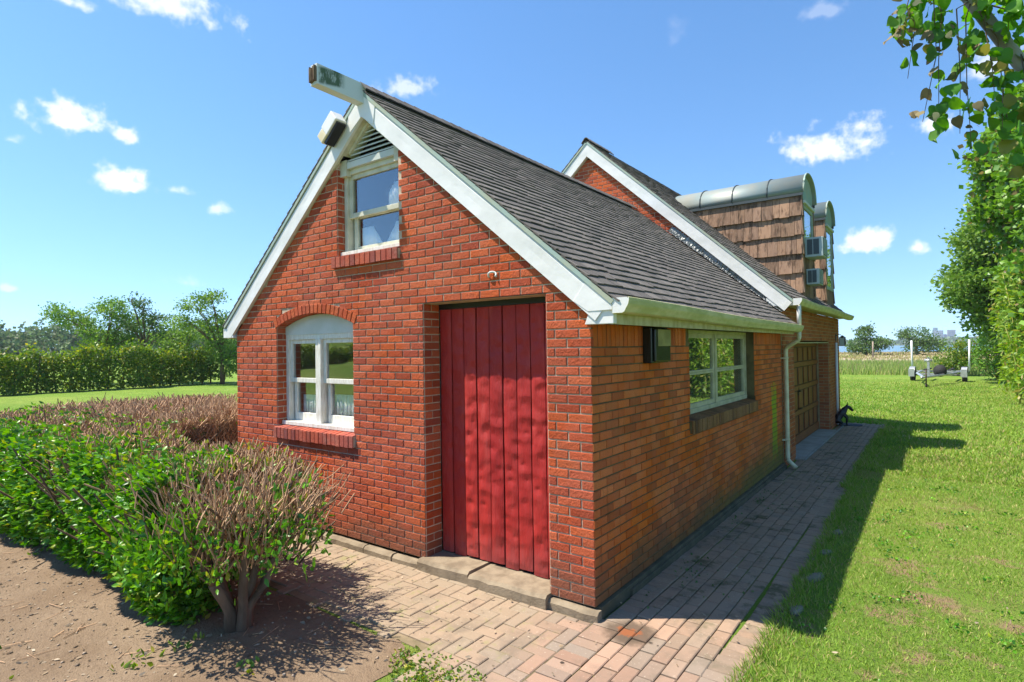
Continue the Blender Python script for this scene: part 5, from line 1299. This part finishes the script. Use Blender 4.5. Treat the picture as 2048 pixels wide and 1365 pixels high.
# ------------------------------------------------------------------ right side: trees, bamboo, shrubs
tree('vine_covered_tree', 'tall dense vine-covered tree at the right edge', 'tree', (6.6, 21.5, 0), 4, [(5.6, 22.2, 8.4, 1.5, 1.8, 1.5), (5.9, 21.2, 6.4, 1.6, 1.8, 1.6), (6.6, 20.6, 9.3, 1.6, 1.8, 1.5), (4.9, 21.8, 7.6, 1.0, 1.3, 1.6), (5.0, 21.6, 9.4, .8, 1.0, .8), (6.0, 20.6, 4.0, 1.5, 1.7, 1.7), (7.5, 20, 7.0, 2.0, 2.2, 3.0), (5.4, 19.8, 1.6, 1.0, 1.4, 1.6), (7.2, 19, 3.0, 1.6, 1.8, 2.5)], 3200, 20, .28, .20, 'leaf_vine', r0=.25, shell=.75, seed=5, wide=1.4)
tree('broad_tree', 'leafy tree reaching left over the trailer at the lawn edge', 'tree', (5.0, 29.8, 0), 3, [(3.6, 29.6, 4.6, 1.4, 1.5, 1.1), (4.2, 29.4, 6.3, 1.5, 1.5, 1.3), (3.0, 30.0, 4.0, .6, .8, .5), (4.4, 30, 3.0, 1.2, 1.4, 1.1), (5.4, 29.4, 7.6, 1.3, 1.5, 1.2), (5.5, 29, 4.5, 1.6, 1.6, 2.4)], 1700, 20, .25, .18, 'leaf_tree', r0=.2, shell=.65, seed=6, wide=1.2)
tree('ivy_tree', 'second vine-draped tree behind the bamboo clump', 'tree', (6.8, 25.5, 0), 3, [(4.3, 25.4, 9.0, .9, 1.1, 1.1), (4.2, 25.6, 7.4, .8, 1.0, 1.2), (5.3, 25.6, 6.8, 1.3, 1.5, 1.5), (5.5, 25.0, 4.4, 1.2, 1.4, 1.6), (6.5, 24.5, 8.0, 1.5, 1.5, 1.6), (5.6, 24.6, 2.0, 1.0, 1.2, 1.6)], 2300, 20, .26, .20, 'leaf_vine', r0=.2, shell=.7, seed=7, wide=1.3)
def bamboo(name, label, base, n, h, spread, seed, nl):
    rg = random.Random(seed); root = tag(empty(name, base), label, 'bamboo', 'bamboo along the right lawn edge'); P = []; Dv = []
    m = MB()
    for i in range(n):
        bx, by = rg.gauss(0, spread*.5), rg.gauss(0, spread*.7); hh = h*rg.uniform(.6, 1.05); lx, ly = rg.uniform(-.5, .2), rg.uniform(-.35, .25)
        pts = [(bx+lx*(t**2), by+ly*(t**2), hh*t) for t in (0, .25, .5, .75, 1)]; m.tube(pts, [.024, .022, .018, .013, .006], 5)
        for k in range(nl//n):
            t = rg.uniform(.12, 1); P.append((bx+lx*t*t+rg.gauss(0, .22), by+ly*t*t+rg.gauss(0, .22), hh*t+rg.gauss(0, .12))); Dv.append((rg.gauss(0, .6), rg.gauss(0, .6), rg.uniform(-1, .3)))
    m.build('canes', m_cane, root); P = np.array(P); leaves('foliage', P, np.array(Dv), .16+.12*RNG.random(len(P)), MT['leaf_bamboo'], root, wide=.55)
m_cane = m_plain('bamboo_cane', (.42, .38, .09), (.32, .36, .08), 6, .5, .1, 30, vary=.2)
bamboo('bamboo_clump', 'bright yellow-green bamboo clump leaning over the lawn at right', (4.75, 21.8, -.05), 34, 4.6, .75, 3, 5200)
bamboo('bamboo_clump', 'bamboo in front of the broad tree, further back', (4.75, 26.2, -.05), 26, 5.6, .7, 4, 4200)
bamboo('bamboo_clump', 'lowest bamboo at the very right edge of the lawn', (4.9, 18.6, -.05), 24, 2.6, .6, 5, 3600)
tree('shrub_bush', 'round dense green bush between the trailer and the bamboo', 'bush', (4.3, 33.4, 0), .5, [(4.15, 33.2, 1.2, .85, .9, 1.0), (4.9, 32.2, 1.0, .8, .9, 1.0), (4.5, 33.0, 2.1, .7, .8, .7)], 420, 18, .16, .12, 'leaf_vine', r0=.06, shell=.7, seed=8)
tree('shrub_bush', 'smaller reddish green bush just behind the trailer', 'bush', (2.9, 37.2, 0), .4, [(2.6, 37, .9, .8, .8, .75), (3.2, 36.8, 1.2, .7, .7, .8)], 220, 16, .15, .12, 'leaf_hedge', r0=.05, shell=.6, seed=9)
tree('hedge_tree', 'tall hedge tree outside the right edge, seen in the side window', 'tree', (6.9, 14.5, 0), 3, [(6.6, 14.5, 3.0, 1.6, 1.9, 2.8), (7.2, 13.4, 6.0, 1.6, 1.9, 2.5)], 500, 16, .3, .19, 'leaf_vine', r0=.2, seed=10, wide=1.2)
tree('hedge_tree', 'light green hedge tree outside the right edge beside the taller one', 'tree', (6.9, 10.6, 0), 2, [(6.9, 10.4, 2.6, 1.5, 2.0, 2.5), (7.3, 9.6, 5.4, 1.6, 1.9, 2.3)], 450, 16, .3, .19, 'leaf_tree', r0=.2, seed=11, wide=1.2)
# shoreline
tree('shore_tree', 'small dense tree on the shore beside the wooden post', 'tree', (-7.0, 101, .1), 1.2, [(-7.3, 101, 3.4, 1.2, 1.1, .9), (-7.0, 101, 1.5, 2.0, 1.8, 1.3), (-5.2, 101.5, 1.9, 1.5, 1.4, .9), (-8.3, 100.5, 1.3, 1.3, 1.3, .7), (-6.8, 101, 4.2, .6, .6, .6)], 300, 14, .3, .26, 'leaf_shore', r0=.12, group='small trees on the shore', seed=12, wide=1.3)
tree('shore_tree', 'feathery round tree on the shore behind the boat trailer', 'tree', (-.6, 100, .1), 1.2, [(-.6, 100, 2.9, 2.0, 1.8, 1.2), (-1.8, 100, 3.2, 1.1, 1.1, .7), (.9, 100.5, 2.0, 1.8, 1.6, .9), (-.4, 100, 1.3, 1.9, 1.8, 1.1), (2.0, 100, 1.2, 1.4, 1.3, .6)], 280, 14, .32, .24, 'leaf_shore', r0=.12, group='small trees on the shore', seed=13, wide=1.2)
m = MB(); m.tube([(0, 0, -.3), (.03, 0, 2.0)], [.11, .09], 8); tag(m.build('wooden_post', MT['wood_post'], loc=(-4.9, 84.7, .1)), 'weathered wooden post standing on the sandy shore', 'post')
def blades(name, x0, x1, y0, y1, n, h, w, mat, z=0.0, kind='stuff', wob=.25, density=None):
    x = RNG.uniform(x0, x1, n); y = RNG.uniform(y0, y1, n)
    if density is not None: k = RNG.random(n) < density(x, y); x, y = x[k], y[k]; n = len(x)
    d = np.stack([RNG.normal(size=n)*wob, RNG.normal(size=n)*wob, np.ones(n)], 1); R = frames(d, RNG.uniform(0, 6.283, n)); hh = h*(.55+.7*RNG.random(n))
    S = np.stack([w*np.ones(n), hh*.5, hh], 1)
    v, f, k = scatter([(-.5, 0, 0), (.5, 0, 0), (-.32, .12, .6), (.32, .12, .6), (0, .35, 1)], [(0, 1, 3), (0, 3, 2), (2, 3, 4)], R, np.stack([x, y, z*np.ones(n)], 1), S)
    return tag(np_mesh(name, v, f, mat, np.repeat(RNG.random(n), k)), kind=kind)
o = blades('meadow_grass', -26, 9, 36.5, 58, 42000, .6, .05, MT['meadow'], GZ-.05); tag(o, 'tall meadow grass beyond the mown lawn', 'grass')
o = blades('shore_reeds', -40, 30, 70, 137, 22000, .28, .14, MT['reed'], .0, density=lambda x, y: .35+.65*(np.sin(x*.3+y*.2)+np.sin(y*.5) > .2)); tag(o, 'dry yellow reeds along the shore', 'reeds')
# far side of the bay
def bank():
    n = 9000; x = RNG.uniform(-330, 210, n); y = RNG.uniform(1155, 1330, n); z = -1+RNG.random(n)*(5.5+2.5*np.sin(x*.03)+1.5*np.sin(x*.11))+(y-1155)*.02
    o = leaves('far_bank_wood', np.stack([x, y, z], 1), rnd_dirs(n), 4+3*RNG.random(n), MT['leaf_wood'], wide=1.6); tag(o, 'low wooded bank across the bay', 'woods', kind='stuff')
bank()
tw = m_plain('tower_grey', (.30, .34, .40), rough=.6, bump=0); tg = m_plain('tower_glass', (.12, .20, .30), rough=.25, bump=0); tb = m_plain('tower_brown', (.36, .28, .26), rough=.7, bump=0)
def tower(label, x, y, w, d, h, mats, step=None):
    o = tag(empty('tower_block', (x, y, 0)), label, 'building', 'towers across the bay')
    m = MB(); m.box(0, w, 0, d, -3, h)
    if step: m.box(w*.05, w*.5, d*.1, d*.9, h, h+step)
    m.build('walls', mats[0], o); nf = max(4, int(h/4)); 
    for i in range(nf): m = MB(); m.box(w*.06, w*.94, -.6, 0, h*(i+.25)/nf, h*(i+.75)/nf); m.build('window_band', mats[1], o)
tower('tallest glass tower across the bay, with a stepped roof', -9, 1820, 22, 20, 33, (tg, tw), 7)
tower('brownish tower right of the tallest across the bay', 21, 1840, 17, 18, 34, (tb, tg))
tower('low block between the two taller towers across the bay', 13.5, 1830, 7, 14, 23, (tw, tg))
tower('single pale tower left of the pair across the bay', -80, 1810, 18, 18, 33, (tw, tg))
tower('long low pale building on the waterline across the bay', 30, 1160, 34, 14, 6, (tw, tg))
tower('low brick-brown building on the far bank above the shore tree', -108, 1345, 30, 14, 11, (tb, tg))

# ------------------------------------------------------------------ boat trailer
tr = tag(empty('boat_trailer', (1.9, 31.5, GZ)), 'empty galvanised boat trailer with two white guide posts on the lawn', 'trailer'); tr.rotation_euler = (0, 0, rad(-6)); tr.scale = (.88, 1, 1)
for s in (-1, 1):
    m = MB(); m.tube([(s*.05, -4.2, .42), (s*.75, -1.2, .46), (s*.95, 1.8, .46)], .055, 6, smooth=False); m.build('frame_rail', MT['galv'], tr)
    w = MB(); w.tube([(s*1.18-.1, .35, .3), (s*1.18+.1, .35, .3)], .31, 20); w.build('wheel', MT['tyre'], tr)
    h = MB(); h.tube([(s*1.18+s*.101, .35, .3), (s*1.18+s*.115, .35, .3)], .16, 14); h.build('hub', MT['galv'], tr)
    m = MB(); pts = [(.35+.42*math.cos(t), .32+.40*math.sin(t)) for t in np.linspace(.1, 3.04, 14)]
    for i in range(13): m.add([(s*1.18-.13, *pts[i]), (s*1.18+.13, *pts[i]), (s*1.18+.13, *pts[i+1]), (s*1.18-.13, *pts[i+1])], [(0, 1, 2, 3)])
    m.box(s*1.18-.14, s*1.18+.14, -.12, -.10, .25, .62); o = m.build('fender', MT['galv'], tr); o.modifiers.new('t', 'SOLIDIFY').thickness = .01
    m = MB(); m.tube([(s*1.33, 1.2, .5), (s*1.34, 1.2, 2.05)], .05, 8); m.build('guide_post', MT['pvc'], tr)
    m = MB(); m.tube([(s*.95, 1.2, .47), (s*1.33, 1.2, .5)], .03, 6); m.build('post_arm', MT['galv'], tr)
    m = MB(); m.box(s*.55-.06, s*.55+.06, -.2, 2.0, .56, .62); m.build('bunk', MT['tyre'], tr)
m = MB(); m.tube([(-1.15, .35, .32), (1.15, .35, .32)], .045, 8); m.build('axle', MT['galv'], tr)
m = MB(); m.box(-.95, .95, 1.7, 1.8, .40, .50); m.build('crossbar', MT['galv'], tr); m = MB(); m.box(-.6, .6, -1.5, -1.42, .40, .48); m.build('crossbar', MT['galv'], tr)
m = MB(); m.box(-.05, .05, -3.0, -2.9, .42, 1.25); m.tube([(-.16, -2.95, 1.12), (.16, -2.95, 1.12)], .07, 8); m.build('winch_post', MT['galv'], tr)
m = MB(); m.tube([(0, -4.2, .42), (0, -4.9, .42)], .05, 8); m.tube([(0, -4.9, .44), (0, -5.05, .44)], .06, 8); m.build('coupler', MT['galv'], tr)
m = MB(); m.tube([(.1, -4.5, .75), (.1, -4.5, -.0)], .03, 8); m.tube([(.1, -4.5, .75), (.22, -4.5, .78)], .012, 6); m.tube([(.06, -4.5, .07), (.14, -4.5, .07)], .07, 10); m.build('jack', MT['iron'], tr)
m = MB(); m.tube([(.35, -2.1, .62), (.38, -1.9, .62)], .28, 18); m.build('spare_wheel', MT['tyre'], tr)

# ------------------------------------------------------------------ branch hanging in from the upper right
def overhang():
    base = Vector((3.35, 1.35, -.1)); root = tag(empty('vine_branch_tree', base), 'leaning grey trunk with large hanging vine leaves, upper right corner', 'tree')
    rg = random.Random(12); m = MB()
    path = [(3.35, 1.35, -.1), (3.3, 1.3, 1.2), (3.0, 1.1, 2.4), (2.62, .86, 2.95), (2.40, .69, 3.31), (2.15, .50, 3.73), (1.95, .36, 4.1), (1.8, .2, 4.5)]
    m.tube([Vector(p)-base for p in path], [.07, .06, .05, .042, .036, .034, .03, .02], 8); m.build('trunk', MT['bark_grey'], root)
    tw_ = MB(); P = []; Dv = []; Pd = []; Dd = []; green = []
    anchors = [Vector(p) for p in path[3:]]
    strands = [((1.93, .24, 3.78), (1.86, .16, 3.25), 0), ((1.98, .30, 3.75), (1.92, .22, 3.02), 1), ((2.02, .3, 3.7), (1.99, .26, 3.0), 0), ((1.9, .2, 3.8), (1.84, .14, 3.42), 1), ((2.08, .38, 3.65), (2.08, .33, 2.95), 1), ((2.12, .42, 3.6), (2.13, .38, 2.86), 0),
               ((1.95, .26, 3.8), (1.80, .12, 3.55), 0), ((2.2, .5, 3.6), (2.24, .46, 3.05), 0), ((2.26, .55, 3.5), (2.26, .44, 2.9), 0), ((2.3, .6, 3.45), (2.32, .52, 2.85), 0), ((2.36, .6, 3.4), (2.36, .38, 2.68), 0), ((2.05, .4, 3.85), (2.02, .3, 3.5), 0), ((2.25, .5, 3.75), (2.3, .5, 3.5), 0), ((2.4, .6, 3.6), (2.45, .6, 3.2), 0), ((2.15, .45, 3.85), (2.2, .5, 3.6), 0), ((2.42, .66, 3.3), (2.5, .5, 2.75), 0), ((2.34, .45, 3.9), (2.38, .5, 3.55), 0)]
    for a, b, dry in strands:
        a, b = Vector(a), Vector(b); k = min(anchors, key=lambda q: (q-a).length); mid = a.lerp(b, .5)+Vector((rg.uniform(-.04, .04), rg.uniform(-.04, .04), .0))
        tw_.tube([k-base, a-base, mid-base, b-base], [.005, .0035, .0025, .0015], 5)
        for i in range(15 if dry else 19):
            t = rg.uniform(0, 1); p = (a.lerp(mid, t*2) if t < .5 else mid.lerp(b, t*2-1))+Vector((rg.gauss(0, .035), rg.gauss(0, .05), rg.gauss(0, .02)))
            (Pd if dry else P).append(p-base); (Dd if dry else Dv).append((rg.gauss(0, .5), rg.gauss(0, .5), -.8+rg.gauss(0, .3)))
    for i in range(520):                                                   # the mass of the crown, mostly outside the frame
        t = rg.random(); q = Vector((2.35, .75, 3.45)).lerp(Vector((2.9, .9, 4.3)), t); P.append(q+Vector((rg.gauss(.1, .25), rg.gauss(0, .22), rg.gauss(.12, .28)))-base); Dv.append((rg.gauss(0, .6), rg.gauss(0, .6), rg.uniform(-1, .2)))
    for i in range(620):
        q = Vector((2.05, .42, 4.45)).lerp(Vector((3.0, 1.0, 4.9)), rg.random()); P.append(q+Vector((rg.gauss(0, .32), rg.gauss(0, .32), abs(rg.gauss(.05, .3))))-base); Dv.append((rg.gauss(0, .6), rg.gauss(0, .6), rg.uniform(-1, .2)))
    tag(tw_.build('twigs', MT['bark'], root), kind='stuff')
    P = np.array([tuple(p) for p in P]); Dv = np.array(Dv); leaves('crown', P, Dv, .05+.05*RNG.random(len(P)), MT['leaf_big'], root, 'heart', wide=1.3)
    Pd = np.array([tuple(p) for p in Pd]); leaves('withered_leaves', Pd, np.array(Dd), .035+.04*RNG.random(len(Pd)), MT['leaf_dry'], root, 'heart', wide=1.1)
overhang()

# ------------------------------------------------------------------ grass, clover, litter
def lawn_edge(y): return np.where(y < 5.15, 1.045+.02*np.sin(y*1.1), np.where(y < 12.55, .94, -7.0))+.012*np.sin(y*7)
def turf(n, x0, x1, y0, y1, h, w, name):
    x = RNG.uniform(x0, x1, n); y = y0+(y1-y0)*RNG.random(n)**1.6; k = x > lawn_edge(y)-.03*RNG.random(n)
    # bare patches follow the lawn's own thin spots
    pn = np.sin(x*2.3+1.3*np.sin(y*1.9))*np.sin(y*2.1+.8*np.sin(x*3.1)+.7); k &= ~((pn+.35*np.sin(x*9.1)*np.sin(y*8.3+1) > .66) & (RNG.random(n) < .72) & (y < 5))
    k0 = k; x, y = x[k], y[k]; n = len(x); s = 1+.5*np.clip((y-3)/6, 0, 1)
    edge = np.clip(1-(x-lawn_edge(y))/.35, 0, 1); d = np.stack([RNG.normal(size=n)*.55, RNG.normal(size=n)*.55, np.ones(n)], 1)
    hh = h*(.5+.8*RNG.random(n))*s*(1+.7*edge); S = np.stack([w*s, hh*.5, hh], 1); R = frames(d, RNG.uniform(0, 6.283, n))
    v, f, k = scatter([(-.5, 0, 0), (.5, 0, 0), (-.36, .12, .55), (.36, .12, .55), (0, .4, 1)], [(0, 1, 3), (0, 3, 2), (2, 3, 4)], R, np.stack([x, y, np.full(n, GZ-.004)], 1), S); kk = k
    patch = .5+.3*np.sin(x*2.1+1.7*np.sin(y*1.1))*np.sin(y*1.8-x*.9)+.2*np.sin(x*5.3+y*2)*np.sin(y*6.1); dry = np.clip((pn[k0]-.15)*1.6, 0, 1); r = np.clip(.45*RNG.random(n)+.55*patch, 0, .999); r = np.where(RNG.random(n) < dry*.6, .1169+.0*r, r)
    tag(np_mesh(name, v, f, MT['grass'], np.repeat(r, k)), 'mown grass blades on the lawn right of the path', 'grass', kind='stuff')
turf(150000, .85, 4.6, -1.9, 8.5, .034, .0055, 'grass_blades')
turf(60000, .85, 6.5, 6.5, 33, .045, .012, 'far_grass_blades'); turf(34000, -5.5, .85, 12.6, 36, .045, .014, 'far_grass_blades')
def clover():
    n = 1100; a = RNG.uniform(0, 6.283, n); q = RNG.random(n)**.8; x = -.47+q*np.cos(a)*.30+.14*q*np.sin(a*2); y = -1.21+q*np.sin(a)*.26
    P = np.stack([x, y, GZ+.004+.016*RNG.random(n)], 1); o = leaves('ground_ivy', P, np.stack([RNG.normal(size=n), RNG.normal(size=n), .5+.3*RNG.normal(size=n)], 1), .014+.016*RNG.random(n), MT['leaf_hedge'], None, True, wide=1.5); tag(o, 'patch of low green weeds at the edge of the path', 'weeds', kind='stuff')
    n = 260; x = RNG.uniform(-7, -.5, n); y = RNG.uniform(-4, -1.2, n); c = RNG.integers(0, 26, n); cx = RNG.uniform(-6, -.8, 26); cy = RNG.uniform(-3.2, -1.5, 26)
    P = np.stack([cx[c]+RNG.normal(size=n)*.05, cy[c]+RNG.normal(size=n)*.05, np.full(n, GZ+.01)], 1); o = leaves('weed_sprouts', P, np.stack([RNG.normal(size=n), RNG.normal(size=n), np.ones(n)], 1), .03+.03*RNG.random(n), MT['leaf_hedge'], None, True); tag(o, 'small weed sprouts scattered over the bare dirt', 'weeds', kind='stuff')
clover()
def lawn_weeds():
    nc = 170; cx = RNG.uniform(1.1, 4.2, nc); cy = -1.6+8*RNG.random(nc)**1.3; c = RNG.integers(0, nc, 2600); P = np.stack([cx[c]+RNG.normal(size=2600)*.045, cy[c]+RNG.normal(size=2600)*.045, GZ+.006+.03*RNG.random(2600)], 1); P = P[P[:, 0] > 1.06]; n = len(P)
    o = leaves('lawn_clover', P, np.stack([RNG.normal(size=n), RNG.normal(size=n), .6+.4*RNG.normal(size=n)], 1), .016+.016*RNG.random(n), MT['leaf_shrub'], None, True, wide=1.7); tag(o, 'clover and broad weeds in the lawn by the path', 'clover', kind='stuff')
    n = 9000; y = RNG.uniform(-1.8, 11.5, n); x = lawn_edge(y)+np.abs(RNG.normal(size=n))*.07-.05; d = np.stack([RNG.normal(size=n)*.5-.35, RNG.normal(size=n)*.5, np.ones(n)], 1); hh = .04+.06*RNG.random(n)
    v, f, k = scatter([(-.5, 0, 0), (.5, 0, 0), (-.36, .12, .55), (.36, .12, .55), (0, .4, 1)], [(0, 1, 3), (0, 3, 2), (2, 3, 4)], frames(d, RNG.uniform(0, 6.283, n)), np.stack([x, y, np.full(n, GZ-.004)], 1), np.stack([.006*np.ones(n), hh*.5, hh], 1))
    tag(np_mesh('edge_grass', v, f, MT['grass'], np.repeat(RNG.random(n)*.6, k)), 'longer uncut grass leaning over the path edge', 'grass', kind='stuff')
lawn_weeds()
def litter():
    n = 2200; x = RNG.uniform(-7.5, -.3, n); y = RNG.uniform(-4.2, -1.0, n); P = np.stack([x, y, np.full(n, GZ+.010)], 1)
    d = np.stack([RNG.normal(size=n), RNG.normal(size=n), .12*RNG.normal(size=n)], 1); o = leaves('leaf_litter', P, d, .018+.03*RNG.random(n)**2, MT['debris'], None, True); tag(o, 'dry leaf litter and chips on the dirt', 'litter', kind='stuff')
    n = 320; x = np.concatenate([RNG.uniform(-3.2, 0, 120), RNG.uniform(.05, 1.1, 140), RNG.uniform(1.1, 4, 60)]); y = np.concatenate([RNG.uniform(-.9, -.08, 120), RNG.uniform(-1.4, 6, 140), RNG.uniform(-1, 5, 60)])
    P = np.stack([x, y, np.full(n, PZ+.012)], 1); d = np.stack([RNG.normal(size=n), RNG.normal(size=n), .15*RNG.normal(size=n)], 1); o = leaves('fallen_leaves', P, d, .012+.028*RNG.random(n)**2, MT['debris'], None, True); tag(o, 'few small fallen leaves on the path and lawn', 'litter', kind='stuff')
    n = 130; x = RNG.uniform(-6.5, -.6, n); y = RNG.uniform(-4, -1.1, n); a = RNG.uniform(0, 6.283, n)
    o = twigs('fallen_twigs', np.stack([x, y, np.full(n, GZ+.012)], 1), np.stack([np.cos(a), np.sin(a), .02*RNG.normal(size=n)], 1), .06+.16*RNG.random(n), .002+.002*RNG.random(n), MT['twig']); tag(o, 'fallen twigs lying on the dirt', 'twigs', kind='stuff')
    n = 420; y = RNG.uniform(.3, 5.9, n); x = .1+np.abs(RNG.normal(size=n))*.25; c = np.sin(y*2.1)+np.sin(y*4.7+x*5) > .35; x, y = x[c], y[c]; n = len(x)
    o = leaves('path_moss', np.stack([np.minimum(x, .9), y, np.full(n, PZ+.002)], 1), np.stack([RNG.normal(size=n), RNG.normal(size=n), .6+.3*RNG.normal(size=n)], 1), .012+.016*RNG.random(n), MT['leaf_dark'], None, False, wide=1.6); tag(o, 'dark moss tufts in the joints of the shaded path', 'moss', kind='stuff')
litter()
def clods():
    n = 2600; x = RNG.uniform(-7.5, -.5, n); y = RNG.uniform(-4.3, -1.05, n); tv = [(1, 0, 0), (-.9, .1, 0), (.1, .8, 0), (0, -1, .1), (.1, .1, .75), (0, 0, -.6)]
    tf = [(0, 2, 4), (2, 1, 4), (1, 3, 4), (3, 0, 4), (2, 0, 5), (1, 2, 5), (3, 1, 5), (0, 3, 5)]
    s_ = .004+.016*RNG.random(n)**3; v, f, k = scatter(tv, tf, frames(np.stack([RNG.normal(size=n)*.3, RNG.normal(size=n)*.3, np.ones(n)], 1), RNG.uniform(0, 6.283, n)), np.stack([x, y, np.full(n, GZ+.007)], 1), np.stack([s_*(.7+.6*RNG.random(n)), s_*(.7+.6*RNG.random(n)), s_*.7], 1))
    tag(np_mesh('soil_clods', v, f, MT['clod'], np.repeat(RNG.random(n), k)), 'crumbs of soil and small stones on the bare dirt', 'soil', kind='stuff')
MT['clod'] = m_plain('clod', (.20, .145, .10), (.30, .24, .18), 30, .95, .4, 80, vary=.35)
clods()
rg = random.Random(31)
MT['edge_stone'] = m_plain('edge_stone', (.24, .21, .15), (.13, .13, .07), 14, .95, .6, 60)
for i, (x, y, s) in enumerate(((1.10, .95, .085), (1.11, 1.65, .10), (1.10, 2.35, .075), (1.11, 3.05, .07))):
    bm = bmesh.new(); bmesh.ops.create_icosphere(bm, subdivisions=2, radius=s)
    for v in bm.verts: v.co = Vector((v.co.x*.55, v.co.y*1.2, max(-.3*s, min(.22*s, v.co.z*.6))))*(1+.10*math.sin(v.co.x*30+i)+.08*math.sin(v.co.y*25+v.co.z*20))
    me = bpy.data.meshes.new('edge_stone'); bm.to_mesh(me); bm.free(); me.materials.append(MT['edge_stone']); o = bpy.data.objects.new('edge_stone', me); o.location = (x, y, GZ+.008); o.rotation_euler = (rg.uniform(-.1, .1), rg.uniform(-.15, .1), rg.uniform(-.4, .4)); link(o)
    tag(o, ('nearest', 'second nearest', 'third nearest', 'farthest')[i]+' pale stone in the grass along the path edge', 'stone', 'stones along the path edge')

# ------------------------------------------------------------------ summer haze over the bay
t = NT('haze_air'); pv_ = t.n('ShaderNodeVolumePrincipled'); pv_.inputs['Color'].default_value = (.80, .88, 1.0, 1); pv_.inputs['Density'].default_value = .00024; t.l(pv_.outputs[0], t.out.inputs['Volume'])
m = MB(); m.box(-1010, 1210, -340, 1900, -5, 46); tag(m.build('haze', t.m), 'thin bluish summer haze over the bay', 'haze', kind='stuff')
